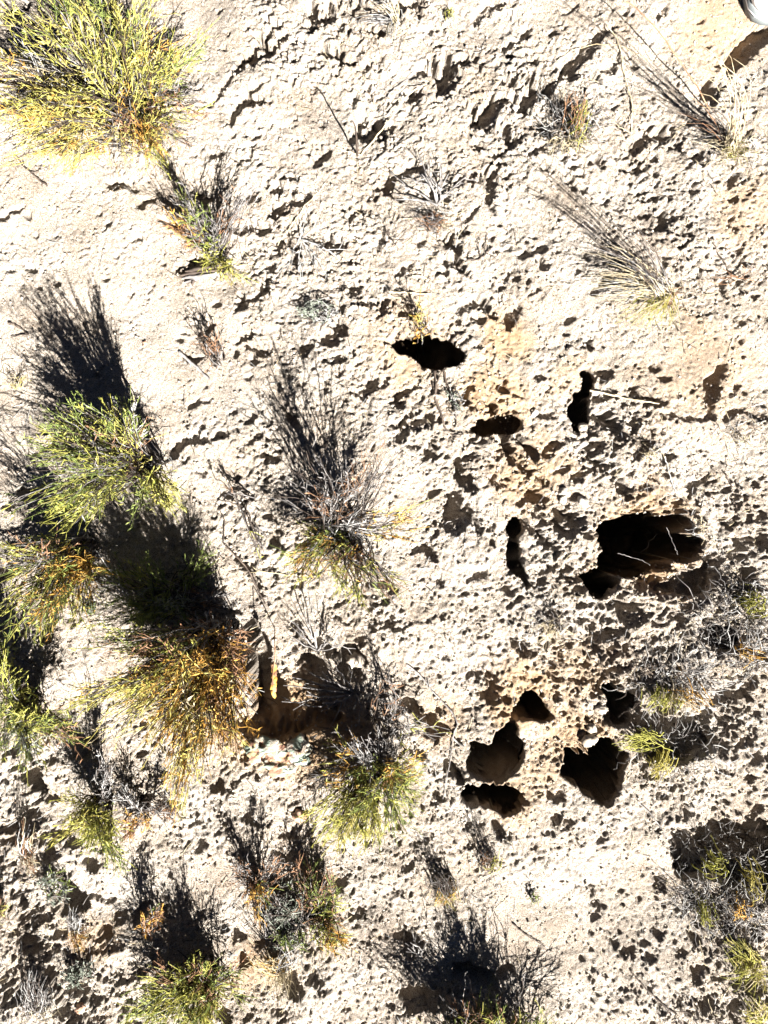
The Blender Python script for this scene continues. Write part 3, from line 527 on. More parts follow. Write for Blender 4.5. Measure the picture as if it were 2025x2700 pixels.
shrub('broom_shrub', 'shrub with lime tips and a dead grey top, bottom centre left', 'shrub', (990, 2010),
      [(890, 2150, 60, 60, .05, .16, 38, [YG, YL, YG]), (945, 2200, 60, 50, .06, .16, 36, [YG, YL]), (1010, 2140, 60, 60, .05, .16, 42, [YG, YG, G]), (1070, 2070, 55, 70, .04, .16, 34, [YG, G, OR]), (950, 1960, 90, 45, .03, .12, 34, [SI, GR, GR]), (880, 2020, 45, 70, .03, .12, 28, [YG, OR, GR]), (1000, 2060, 80, 50, .03, .12, 34, [YG, RU, G])], spread=.03)
shrub('broom_shrub', 'olive shrub reaching the bottom edge, lower left', 'shrub', (540, 2565),
      [(440, 2620, 70, 50, .04, .12, 50, [YG, G, YG]), (520, 2660, 90, 50, .04, .13, 60, [YG, G, YL]), (400, 2680, 60, 40, .04, .12, 30, [YG, G]), (580, 2620, 50, 60, .04, .11, 34, [G, YG, RU]), (490, 2570, 60, 40, .04, .12, 34, [G, YG, RU])], spread=.04)
shrub('broom_shrub', 'brown twiggy shrublet in the shade above the olive shrub, lower left', 'shrub', (400, 2440), [(395, 2410, 30, 50, .02, .08, 24, [RU, OR, G])], spread=.012)
shrub('broom_shrub', 'dark dense shrub rising over the bottom edge, bottom centre', 'shrub', (1310, 2770),
      [(1180, 2730, 70, 40, .05, .11, 40, [G, YG, GR]), (1290, 2700, 90, 40, .06, .14, 64, [G, YG, RU]), (1400, 2730, 80, 40, .05, .13, 50, [G, YG]), (1250, 2660, 80, 30, .03, .10, 34, [RU, GR, G]), (1500, 2760, 80, 40, .05, .12, 24, [G, RU]), (1110, 2750, 60, 30, .05, .12, 24, [G]), (1300, 2600, 140, 60, .04, .12, 14, [GR])], spread=.10)
shrub('broom_shrub', 'dusky green shrub in the ring of grey litter, bottom centre left', 'shrub', (820, 2400),
      [(790, 2290, 35, 40, .03, .09, 24, [RU, G]), (850, 2400, 40, 60, .02, .09, 42, [YG, RU, G]), (880, 2460, 30, 50, .03, .1, 24, [YG, OR]), (840, 2340, 40, 40, .03, .1, 20, [RU, G])], spread=.04)
shrub('broom_shrub', 'little brown twiggy shrub left of the grey litter ring', 'shrub', (680, 2320),
      [(650, 2290, 40, 40, .03, .1, 20, [GR, RU]), (690, 2370, 40, 50, .02, .08, 24, [RU, OR, G]), (720, 2290, 30, 40, .03, .09, 14, [GR, RU])], spread=.02)
shrub('sprig', 'small russet sprig right of the small lime shrub', 'shrub', (375, 2125),
      [(360, 2170, 35, 30, .02, .06, 18, [RU, OR]), (440, 2120, 30, 40, .02, .06, 14, [GR, RU]), (350, 2100, 40, 30, .02, .07, 14, [GR, SI])], spread=.018)
shrub('sprig', 'thin reddish sprig standing right of the grey stick', 'sprig', (575, 960),
      [(560, 920, 30, 50, .02, .07, 16, [RU]), (530, 890, 15, 20, .03, .07, 5, [BK])], spread=.012, twigs=3, lpt=3)
shrub('sage_mat', 'small silvery sage mat above the burrow, centre', 'plant', (855, 830),
      [(850, 820, 50, 30, .002, .014, 40, [SG, SG, SI])], spread=.035, twigs=5, lpt=4)
shrub('sage_mat', 'small silvery sage mat among clods in the lower left', 'plant', (225, 2560),
      [(225, 2560, 45, 30, .005, .025, 30, [SG, SG])], spread=.03)
shrub('sage_mat', 'grey sage mat below the dark hollow, lower left corner area', 'plant', (150, 2330),
      [(150, 2330, 50, 40, .005, .03, 34, [SG, SG, G])], spread=.03)
shrub('sage_mat', 'grey-green mat inside the litter ring, bottom centre left', 'plant', (760, 2430),
      [(750, 2380, 70, 60, .01, .05, 60, [SG, SG, GR]), (770, 2470, 60, 40, .01, .05, 44, [SG, G, GR])], spread=.06)
shrub('sprig', 'pale sage sprig under the lower lip of the left burrow mouth', 'plant', (1200, 1060),
      [(1195, 1060, 25, 30, .01, .04, 18, [SG, SI])], spread=.012, twigs=3)
shrub('seedling', 'tiny green seedling on the bare patch near the bottom right', 'plant', (1402, 2368), [(1402, 2368, 16, 20, .005, .02, 9, [G])], spread=.006, twigs=2, lpt=2)
shrub('seedling', 'tiny bright green seedling near the top edge', 'plant', (1182, 45), [(1182, 44, 12, 14, .005, .02, 8, [YG])], spread=.006, twigs=2, lpt=2)
shrub('sprig', 'gold sprig hanging over the front of the first burrow from above', 'plant', (1125, 880), [(1115, 830, 22, 50, .02, .08, 16, [OR, YL])], spread=.012, twigs=3, lpt=3)
shrub('sprig', 'thin rust stems near the fifth clod ridge, right of the orange bush', 'plant', (640, 1330), [(620, 1270, 50, 60, .015, .05, 8, [RU, GR]), (670, 1450, 30, 60, .01, .04, 8, [YG, GR])], spread=.03, twigs=3, lpt=2)
shrub('bare_stems', 'bare brown stems above the lime tipped shrub', 'plant', (1010, 1880), [(1000, 1840, 70, 60, .03, .12, 20, [GR, RU]), (1100, 1920, 70, 70, .03, .1, 16, [GR, YG])], spread=.05, twigs=3, lpt=1)

# ------------------------------------------------------------------ grasses
tuft('grass_tuft', 'tall straw grass tuft with long pale stalks, top right', 'grass tuft', (1925, 395),
     [(1850, 200, 50, 90, .2, .42, 9, [ST]), (1915, 150, 20, 60, .25, .42, 5, [ST]), (1960, 230, 20, 50, .2, .35, 4, [ST]), (1870, 380, 60, 40, .02, .08, 34, [ST, GR]), (1940, 410, 60, 40, .02, .08, 40, [ST, ST, YG]), (1830, 290, 60, 60, .06, .16, 22, [GR, RU, BK]), (1960, 350, 40, 60, .05, .15, 18, [ST])], spread=.018)
curls('grass_tuft', 'round grey curled grass mound with a straw rim, upper right', 'grass tuft', (1500, 335), 60, 50, .05, 221, [GR, BK, SI, GR],
      [(1490, 395, 70, 25, .01, .04, 50, ST), (1545, 320, 20, 60, .01, .06, 40, YG), (1520, 270, 40, 40, .04, .09, 20, RU)])
tuft('grass_tuft', 'wide straw grass fan sweeping left with tall dark stems, right', 'grass tuft', (1745, 775),
     [(1590, 760, 70, 50, .02, .09, 70, [ST, ST, SI]), (1640, 720, 60, 50, .03, .10, 34, [ST, SI]), (1660, 840, 60, 40, .02, .07, 40, [YG, ST, YL]), (1730, 850, 60, 40, .01, .06, 34, [ST, YG, YL]),
      (1600, 600, 60, 80, .14, .26, 16, [BK, GR, RU]), (1650, 620, 60, 70, .14, .26, 18, [GR, RU, BK]), (1780, 790, 40, 40, .01, .05, 20, [RU, ST]), (1560, 640, 50, 50, .12, .2, 12, [ST, GR])], spread=.028)
curls('grass_tuft', 'dark grass hummock with green fringe just above the burrow at right', 'grass tuft', (1770, 1790), 110, 50, .045, 289, [GR, BK, SI, GR],
      [(1740, 1860, 60, 25, .02, .06, 50, YG), (1840, 1850, 40, 25, .02, .05, 24, OR), (1760, 1860, 70, 30, .02, .06, 30, ST)])
curls('grass_tuft', 'dark curled grass hummock with vivid yellow fringe, right of the round burrow', 'grass tuft', (1770, 1970), 110, 45, .045, 280, [GR, BK, SI, GR],
      [(1730, 2030, 30, 25, .02, .06, 44, YL), (1640, 1950, 45, 25, .02, .06, 24, YG), (1680, 1930, 30, 20, .02, .05, 24, YG)])
curls('grass_tuft', 'pale curly dead grass on the big black burrow right rim', 'grass tuft', (1840, 1400), 22, 30, .03, 34, [ST, SI])
curls('grass_tuft', 'blue-grey grass mound at the right edge below the dark scarp', 'grass tuft', (1960, 1590), 60, 60, .06, 161, [GR, BK, SI, GR], [(2000, 1600, 30, 40, .02, .08, 40, YG)])
curls('grass_tuft', 'curly silver grass patch below the blue-grey mound, right edge', 'grass tuft', (1950, 1700), 90, 60, .045, 255, [GR, BK, SI, GR], [(1980, 1730, 40, 20, .01, .04, 20, OR)])
curls('grass_tuft', 'silver grass between the two hummocks and the right edge', 'grass tuft', (1880, 1640), 70, 50, .04, 127, [GR, BK, SI, GR])
curls('grass_tuft', 'shaded grey grass at the head of the large dark mound, lower right', 'grass tuft', (1860, 2260), 90, 60, .05, 280, [GR, BK, SI, GR], [(1895, 2290, 25, 30, .03, .07, 26, YG)])
curls('grass_tuft', 'curled grey grass tuft on the dark mound at the right edge', 'grass tuft', (1980, 2290), 70, 70, .05, 280, [GR, BK, SI, GR], [(2000, 2350, 25, 50, .03, .07, 26, YL)])
curls('grass_tuft', 'silver curled grass tuft at the foot of the large dark mound', 'grass tuft', (1860, 2370), 80, 45, .045, 255, [GR, BK, SI, GR], [(1870, 2430, 22, 22, .02, .05, 26, YG)])
curls('grass_tuft', 'brownish grass with a few yellow blades under the mound, right edge', 'grass tuft', (1970, 2410), 60, 50, .04, 187, [GR, BK, SI, GR], [(1950, 2390, 30, 30, .02, .06, 20, OR)])
tuft('grass_tuft', 'loose yellow-green grass tuft over a hollow at the lower right edge', 'grass tuft', (1975, 2540),
     [(1930, 2500, 50, 40, .02, .1, 44, [YG, YL]), (2000, 2580, 50, 60, .03, .1, 50, [YG, YL, ST]), (1940, 2590, 50, 40, .02, .08, 26, [YG, ST])], spread=.03)
tuft('grass_tuft', 'yellow-green blades in the extreme bottom right corner', 'grass tuft', (1990, 2670), [(1990, 2660, 50, 40, .02, .09, 44, [YG, YL, ST])], spread=.025)
tuft('grass_tuft', 'small dark grass tuft alone on pale silt, bottom centre', 'grass tuft', (1175, 2335),
     [(1165, 2330, 50, 35, .02, .07, 90, [BK, GR, BK]), (1175, 2375, 40, 20, .01, .04, 34, [YG, ST, OR]), (1205, 2380, 20, 30, .02, .05, 10, [YL])], spread=.024)
tuft('grass_tuft', 'sparse upright grass tuft right of the lime tipped shrub', 'grass tuft', (1285, 2270), [(1280, 2250, 40, 40, .02, .08, 34, [GR, RU, BK]), (1310, 2260, 12, 35, .03, .08, 14, [YG])], spread=.02)
tuft('grass_tuft', 'long straw grass tuft beside a hollow, bottom centre left', 'grass tuft', (745, 2545),
     [(690, 2530, 50, 30, .02, .09, 44, [ST, ST, OR]), (740, 2620, 50, 40, .02, .1, 34, [ST]), (770, 2500, 40, 30, .02, .08, 20, [SI, GR]), (720, 2590, 50, 30, .02, .06, 26, [ST])], spread=.024)
tuft('grass_tuft', 'orange straw tuft between dark hollows, lower left', 'grass tuft', (205, 2450), [(205, 2480, 35, 35, .01, .05, 60, [ST, OR, RU]), (195, 2415, 30, 30, .02, .06, 26, [GR, SI])], spread=.018)
tuft('grass_tuft', 'dry curling tuft under the dark hollow at the left edge', 'grass tuft', (75, 2240), [(75, 2190, 35, 45, .03, .08, 34, [SI, ST, RU]), (80, 2280, 35, 30, .01, .04, 34, [RU, ST])], spread=.018)
tuft('grass_tuft', 'dark wiry tuft in the bottom left corner', 'grass tuft', (105, 2640), [(100, 2600, 60, 50, .03, .1, 90, [BK, GR, SI]), (120, 2670, 50, 30, .02, .06, 34, [GR, ST])], spread=.03)
tuft('grass_tuft', 'brown wiry tuft cut by the lower left edge', 'grass tuft', (5, 2390), [(10, 2390, 30, 50, .02, .08, 50, [RU, ST, YG])], spread=.02)
tuft('grass_tuft', 'pale straw tuft at the top edge left of a dark hollow', 'grass tuft', (1045, 55), [(1020, 10, 40, 30, .03, .1, 24, [ST, SI]), (1035, 95, 20, 20, .01, .03, 20, [SI, ST]), (960, 60, 40, 20, .01, .04, 20, [SI, GR])], spread=.012)
tuft('grass_tuft', 'faint straw tuft on tan silt at the lower right of centre', 'grass tuft', (1455, 1650), [(1430, 1680, 50, 40, .01, .04, 26, [ST]), (1460, 1630, 30, 25, .02, .05, 20, [GR, BK])], spread=.02)
tuft('grass_tuft', 'small dry tuft by the left edge above the olive shrub shadows', 'grass tuft', (35, 1010), [(35, 1000, 45, 25, .01, .05, 26, [GR, ST, YL])], spread=.014)
tuft('grass_tuft', 'thin pale wisps between the small pits, right of the tall slot burrow', 'grass tuft', (1720, 1200), [(1700, 1190, 40, 30, .01, .04, 26, [SI, ST])], spread=.02)
tuft('grass_tuft', 'silvery wisps by the right edge level with the slot burrow', 'grass tuft', (1955, 1165), [(1950, 1160, 30, 20, .01, .03, 22, [SI, ST])], spread=.012)
tuft('grass_tuft', 'grey-brown litter tuft below the dead plant, upper centre', 'grass tuft', (1150, 590), [(1130, 590, 45, 35, .01, .05, 70, [SI, GR, RU]), (1180, 600, 30, 20, .01, .04, 24, [RU, ST])], spread=.022)
tuft('grass_tuft', 'spiky green cushion in the shadow beside the orange bush, left', 'grass tuft', (235, 1605), [(235, 1600, 30, 20, .01, .04, 50, [SG, G])], spread=.012)

# ------------------------------------------------------------------ sticks, twigs and stalks
def line(pts, k=14, lift=.002, hs=None):
    """smooth plan line laid on the ground; hs heights above it"""
    p = np.array(pts, float); s = np.r_[0, np.cumsum(np.hypot(*np.diff(p, axis=0).T))]; t = np.linspace(0, s[-1], k)
    x = np.interp(t, s, p[:, 0]); y = np.interp(t, s, p[:, 1])
    h = np.interp(t, s, hs) if hs is not None else np.zeros(k)
    P = P3(x, y, h); g = gsurf(P[:, 0], P[:, 1]); g = blur(np.stack([g, g]), 1, 1)[0] if k > 4 else g
    P[:, 2] = np.where(h > 0, h + g.mean(), np.maximum(g, 0 * g + g) + lift); P[1:-1] += rng.normal(size=(k - 2, 3)) * .0007
    return P
def stick(name, label, cat, sheet, main, r0, r1, m, twigs=(), hs=None, thash=None, k=16):
    P = line([q(sheet, *p) for p in main], k, hs=hs); root = thing(name, P[0], label, cat)
    mb = MB(); mb.tubes(P[None], np.linspace(r0, r1, k)[None] * (1 + .12 * rng.normal(size=(1, k))), 0, 5)
    mb.build('stem', [m], root, origin=P[0], smooth=True)
    for tw in twigs:
        Tt = line([q(sheet, *p) for p in tw], 8, lift=.003, hs=None if hs is None else [np.interp(.6, [0, 1], [hs[0], hs[-1]])] * len(tw))
        mb = MB(); mb.tubes(Tt[None], np.linspace(r0 * .65, r1 * .6, 8)[None], 0, 4); mb.build('twig', [m], root, origin=P[0], smooth=True)
    return root
stick('dry_stalk', 'pale straw stalk lying up-right from the foot of the dark upright stem, top centre', 'stalk', 'B', [(690, 965), (780, 850), (860, 760), (960, 610), (1040, 540), (1105, 515)], .0018, .0009, 'straw', hs=[.004, .008, .012, .012, .010, .008], twigs=[])
stick('dry_stalk', 'short pale stalk piece lying at the foot of the leaning stalk', 'stalk', 'B', [(540, 920), (610, 950), (690, 970)], .0016, .0012, 'straw')
stick('dry_stalk', 'long pale stalk lying above the dead twig fan, upper left of centre', 'stalk', 'B', [(470, 1150), (330, 1310), (250, 1420), (170, 1530)], .0011, .0008, 'straw')
stick('dry_vine', 'thin curling dark vine along the ridge, top centre', 'vine', 'B', [(1030, 450), (960, 490), (905, 545), (860, 590), (840, 640), (800, 690)], .0012, .0007, 'grey', twigs=[[(805, 555), (850, 560), (880, 600), (930, 605), (945, 580)]])
stick('grey_stick', 'smooth grey stick lying alone on pale sand, left', 'stick', 'D', [(1118, 182), (1180, 240), (1260, 310), (1312, 360)], .0034, .0022, 'grey')
stick('dark_twig', 'forked black twig by the left edge above the shrub shadows', 'twig', 'D', [(70, 12), (110, 15), (150, 50), (195, 85)], .0022, .0016, 'bark', twigs=[[(195, 85), (130, 92), (85, 105)]])
stick('pale_stalk', 'pale split stalk pointing right from the slot burrow', 'stalk', 'F', [(545, 425), (680, 455), (820, 490), (960, 515)], .0022, .0012, 'straw', twigs=[[(700, 455), (760, 480), (850, 500)]])
stick('root', 'dark looping strand standing in for a sprig shadow below the first burrow, centre', 'root', 'E', [(1150, 310), (1160, 400), (1150, 460), (1185, 560), (1210, 660), (1250, 705), (1330, 700)], .0032, .0014, 'bark', twigs=[[(1160, 400), (1190, 320)], [(1140, 380), (1150, 450)]])  # this and the next: bark-dark strands modelled in place of a sprig's cast shadow
stick('root', 'second dark strand standing in for a sprig shadow beside the looping one, centre', 'root', 'E', [(1205, 300), (1225, 380), (1250, 470), (1275, 560), (1285, 620), (1275, 660)], .0026, .0012, 'bark', twigs=[[(1260, 500), (1275, 540), (1265, 580)]])
stick('grey_twig', 'branched grey twig running down to the burrow below centre', 'twig', 'H', [(960, 0), (1040, 60), (1100, 150), (1170, 220), (1230, 290), (1270, 360), (1240, 450), (1310, 500)], .0016, .0018, 'grey', twigs=[[(1100, 150), (1090, 90), (1130, 70)], [(1170, 220), (1130, 230)], [(1240, 450), (1230, 560), (1200, 680), (1180, 820)], [(1080, 355), (1040, 375), (1000, 430)]])
stick('dark_twig', 'thin dark twig lying on smooth silt, lower right of centre', 'twig', 'I', [(60, 1588), (130, 1650), (200, 1690), (255, 1730)], .0016, .0009, 'bark')
stick('dark_twig', 'long forked dark twig running off the bottom edge, right of centre', 'twig', 'I', [(785, 1885), (860, 1970), (960, 2060), (1050, 2130), (1100, 2212)], .0012, .0018, 'bark', twigs=[[(960, 2060), (1000, 2110), (980, 2180)], [(1040, 2110), (1140, 2120), (1190, 2200)]])
stick('dark_twig', 'slim dark stem lying up-left of the mound, lower right', 'twig', 'I', [(820, 830), (890, 900), (940, 970), (985, 1045)], .0011, .0013, 'grey')
stick('dark_twig', 'short dark stem standing on the right slope beside a round pit', 'twig', 'C', [(1275, 1500), (1320, 1560), (1380, 1650), (1430, 1730)], .0011, .0016, 'bark', twigs=[[(1430, 1730), (1380, 1760)], [(1430, 1730), (1480, 1700)], [(1430, 1730), (1520, 1760)], [(1300, 1530), (1305, 1490)]])
stick('pale_stick', 'flat tan stick above the centre burrow', 'stick', 'B', [(1010, 1732), (1060, 1730), (1105, 1742)], .0019, .0015, 'straw')
stick('pale_stick', 'longer pale stick lying just below the tan one, above the centre burrow', 'stick', 'B', [(870, 1832), (960, 1838), (1050, 1838), (1130, 1840)], .0016, .0020, 'straw', twigs=[[(860, 1850), (900, 1870), (960, 1865)]])
stick('dark_twig', 'brown bent twig with a hooked end, upper centre right of the dead plant', 'twig', 'B', [(1355, 1635), (1420, 1635), (1460, 1600), (1500, 1560)], .0018, .0014, 'bark', twigs=[[(1440, 1610), (1420, 1550), (1430, 1500)], [(1470, 1590), (1530, 1620)], [(1460, 1560), (1480, 1470)]])
stick('dark_twig', 'crooked dark twig crossing the sand left of the brown pods', 'twig', 'D', [(1470, 1440), (1530, 1500), (1570, 1560), (1620, 1680), (1659, 1760)], .0020, .0014, 'bark', twigs=[[(1470, 1440), (1400, 1380), (1410, 1240), (1370, 1150)]])
stick('dark_twig', 'dark twig lying at the left below the top corner shrub', 'twig', 'A', [(110, 980), (160, 1050), (230, 1110), (300, 1165)], .0012, .0018, 'bark', twigs=[[(160, 1050), (150, 1010)], [(200, 1090), (260, 1060)]])
stick('dry_stalk', 'hair-thin tan stalk by the top edge, right of centre', 'stalk', 'B', [(1010, 222), (1070, 280), (1140, 350)], .0007, .0005, 'straw')
stick('dry_stalk', 'long thin red-brown stalk crossing the tan patch, top right', 'stalk', 'C', [(770, 10), (850, 70), (960, 180), (1040, 290), (1130, 420), (1240, 580), (1290, 700)], .0010, .0014, 'rust', hs=[.12, .1, .09, .08, .05, .03, 0])
stick('dry_stalk', 'curved pale stalk in the churned soil, upper right', 'stalk', 'C', [(640, 190), (700, 260), (740, 360), (780, 500), (810, 640), (810, 830)], .0010, .0012, 'straw', twigs=[[(700, 770), (760, 810), (810, 830)], [(745, 360), (770, 480), (800, 600)]])
stick('dry_stalk', 'arched straw stalk left of the curved one, upper right', 'stalk', 'C', [(340, 380), (430, 320), (560, 290), (700, 300), (850, 350), (950, 385)], .0009, .0007, 'straw')
stick('dry_stalk', 'pale bare stalk over the black burrow mouth, right', 'stalk', 'F', [(1010, 1280), (1050, 1370), (1080, 1450)], .0005, .0004, 'grey', hs=[.002, .002, .002])
stick('dry_stalk', 'tan stalk lying across the black burrow floor, right', 'stalk', 'F', [(705, 1440), (780, 1465), (850, 1480), (905, 1515)], .0006, .0004, 'grey', hs=[.002, .002, .002, .002])
stick('dry_stalk', 'white straight stalk right of centre between clods', 'stalk', 'F', [(1000, 840), (1030, 950), (1075, 1065)], .0011, .0008, 'silver')
stick('dark_twig', 'short dark twig on pale sand, right of the white straight stalk', 'twig', 'F', [(1378, 930), (1405, 980), (1435, 1030)], .0015, .0010, 'bark')
stick('dark_twig', 'short brown twig lower than the dark one on pale sand, right', 'twig', 'F', [(1420, 1105), (1440, 1140), (1465, 1175)], .0013, .0010, 'bark')
stick('dry_stalk', 'thin dark stalk lying across the middle left, near the top of the ridge', 'stalk', 'B', [(640, 1770), (560, 1815), (480, 1840), (440, 1870)], .0008, .0006, 'bark')
stick('dry_stalk', 'straw stalk arching over the left sand below the centre shrub', 'stalk', 'E', [(70, 1555), (200, 1572), (340, 1585), (420, 1590)], .0010, .0007, 'straw', twigs=[[(70, 1555), (20, 1520)], [(70, 1555), (10, 1560)]])

P = np.array([[0, 0, -.005], [0, 0, .03], [.001, 0, .07], [0, .001, .11], [-.003, .001, .128], [-.007, -.002, .132]]) + G3(942, 408)
pst = thing('upright_stem', P[0], 'dark upright dead stem casting a long straight black shadow, top centre', 'stem'); mb = MB(); mb.tubes(P[None], np.array([[.0026, .0022, .0018, .0015, .0013, .0014]]), 0, 6); mb.build('stem', ['bark'], pst, origin=P[0], smooth=True)
def dead_plant(name, label, cat, sheet, base, tips, r, m, hmax=.03, subs=3):
    b0 = G3(*q(sheet, *base)); root = thing(name, b0, label, cat)
    for tip in tips:
        h = hmax * (.3 + .7 * random.random()); e = P3(*q(sheet, *tip), h); e[2] += b0[2]
        A = b0[None] + np.array([[0, 0, -.003]]); P = bez(A, e[None], .18, .006, 9)
        mb = MB(); mb.tubes(P, np.linspace(r, r * .35, 9)[None], 0, 5)
        for _ in range(subs):
            i = random.randint(3, 7); D = P[0, i + 1] - P[0, i]; D /= np.linalg.norm(D); L = .015 + .03 * random.random()
            D2 = D + rng.normal(size=3) * .45; D2 /= np.linalg.norm(D2)
            S = P[0, i]; mid = S + D2 * L * .5 + rng.normal(size=3) * .002; E = S + (D2 + .3 * D) * L * .9
            mb.tubes(np.stack([S, mid, E])[None], np.array([[r * .5, r * .4, r * .22]]), 0, 4)
            for _2 in range(1):
                D3 = D2 + rng.normal(size=3) * .5; D3 /= np.linalg.norm(D3)
                mb.tubes(np.stack([mid, mid + D3 * L * .25, mid + D3 * L * .5])[None], np.array([[r * .32, r * .26, r * .18]]), 0, 3)
        mb.build('branch', [m], root, origin=b0, smooth=True)
    return root
dead_plant('dead_branch', 'grey-white dead branch reaching left over the brown hollow', 'branch', 'H', (640, 190), [(200, 140), (190, 240), (300, 260), (220, 80), (520, 20), (380, 70), (480, 90), (690, 290), (740, 200), (560, 240), (440, 250), (340, 200)], .0026, 'grey', .035, 2)
dead_plant('dead_plant', 'dead plant with forked pale branches pointing up, upper centre', 'dead plant', 'B', (1170, 1290), [(1045, 960), (1070, 1100), (1210, 1080), (960, 1180), (1140, 1200), (900, 1260), (1200, 1170), (1380, 1090), (1260, 1190)], .0024, 'grey', .018)
dead_plant('dead_plant', 'grey twig fan spread on the soil left of centre top', 'dead plant', 'B', (310, 1490), [(230, 1670), (300, 1690), (350, 1700), (400, 1650), (460, 1690), (540, 1600), (500, 1570), (430, 1560), (350, 1420), (400, 1420)], .0015, 'silver', .03)
dead_plant('dead_plant', 'bare grey twigs above the left edge of the brown hollow', 'dead plant', 'E', (420, 2050), [(290, 1880), (330, 1790), (380, 1720), (480, 1960), (250, 1960), (560, 1900), (600, 2000)], .0018, 'grey', .06)
dead_plant('dead_plant', 'white forked dead twig in the shadow of the green bush, left', 'dead plant', 'D', (880, 1820), [(640, 1590), (700, 1580), (610, 1420)], .0014, 'silver', .10)
dead_plant('dead_plant', 'knotted white root twist near the bottom centre shrub', 'dead plant', 'H', (1040, 1800), [(1030, 1720), (1060, 1740), (1010, 1740), (1050, 1840)], .0018, 'grey', .02)
dead_plant('dead_plant', 'small dead sprig with dark twigs by the small round pit, far right', 'dead plant', 'C', (1460, 1740), [(1540, 1750), (1500, 1700), (1370, 1780), (1400, 1730)], .0011, 'rust', .02)
dead_plant('dead_plant', 'dark star shaped twig clump by the dimples right of centre top', 'dead plant', 'B', (870, 1500), [(840, 1430), (930, 1510), (900, 1550), (830, 1570), (860, 1450)], .0012, 'bark', .02)

# splintered grey wood lying under the small shrub
b0 = G3(*q('A', 1270, 1700)); wd = thing('splintered_wood', b0, 'splintered weathered grey wood piece beside a dark hollow, upper left', 'wood')
for k, (a, bq, r) in enumerate([((1120, 1725), (1400, 1680), .0045), ((1140, 1742), (1380, 1712), .004), ((1160, 1700), (1350, 1668), .004), ((1150, 1765), (1300, 1722), .003), ((1205, 1790), (1225, 1700), .0028), ((1290, 1725), (1430, 1690), .003)]):
    P = line([q('A', *a), q('A', *bq)], 10, lift=.004 + .001 * (k % 3)); mb = MB(); mb.tubes(P[None], r * np.array([.3, .7, .95, 1, 1, .95, .9, .8, .6, .2])[None], 0, 5)
    mb.build('splinter', ['grey' if k % 2 else 'bark'], wd, origin=b0)
# stalk of brown seed pods
top = P3(*q('H', 150, -130), .10); bot = P3(*q('H', 143, 190), .07); b0 = G3(*q('H', 150, -130))
pod = thing('pod_stalk', b0, 'orange-brown stalk of dry seed pods hanging at the right of the orange bush', 'seed stalk')
K = 14; Pm = np.stack([top + (bot - top) * t + np.array([.0015 * math.sin(7 * t), 0, .006 * math.sin(3 * t)]) for t in np.linspace(0, 1, K)])
Pm = np.vstack([b0 + np.array([0.0, .03, -.01]), Pm]); mb = MB(); mb.tubes(Pm[None], np.full((1, K + 1), .0010), 0, 4); mb.build('stem', ['rust'], pod, origin=b0)
def blob(c, r, sq=(1, 1, 1), seed=0, rough=.18, nu=12, nv=8):
    u = np.linspace(0, 2 * math.pi, nu, endpoint=False); w = np.linspace(.12, math.pi - .12, nv); U, Wv = np.meshgrid(u, w)
    d = np.stack([np.sin(Wv) * np.cos(U), np.sin(Wv) * np.sin(U), np.cos(Wv)], -1)
    k = 1 + rough * (noise(d[..., 0] * 1.7 + seed * 7.1 + 50, d[..., 1] * 1.7 + d[..., 2] * 1.3 + 50, seed) * 2 + noise(d[..., 0] * 4 + 50, d[..., 1] * 4 + d[..., 2] * 3 + 50, seed + 1))
    V = (d * k[..., None]) * r * np.array(sq) + np.array(c)
    V = np.concatenate([V.reshape(-1, 3), V[0].mean(0)[None], V[-1].mean(0)[None]])
    F = []
    for j in range(nv - 1):
        for i in range(nu): F.append((j * nu + i, (j + 1) * nu + i, (j + 1) * nu + (i + 1) % nu, j * nu + (i + 1) % nu))
    t = nu * nv
    for i in range(0, nu, 2):
        F.append((t, i, (i + 1) % nu, (i + 2) % nu)); z = (nv - 1) * nu
        F.append((t + 1, z + (i + 2) % nu, z + i + 1, z + i))
    return V, F
for k in range(12):
    t = .42 + .58 * k / 11; c0 = top + (bot - top) * t + np.array([.0042 * (.35 if k % 2 else -.35), 0, .001])
    mb = MB(); V, F = blob(c0, .0050, (.85, 1.35, .5), 100 + k, .30, 10, 6); mb.add(V, F, 0); mb.build('pod', ['rust' if k % 3 == 0 else 'orange'], pod, origin=b0, smooth=True)

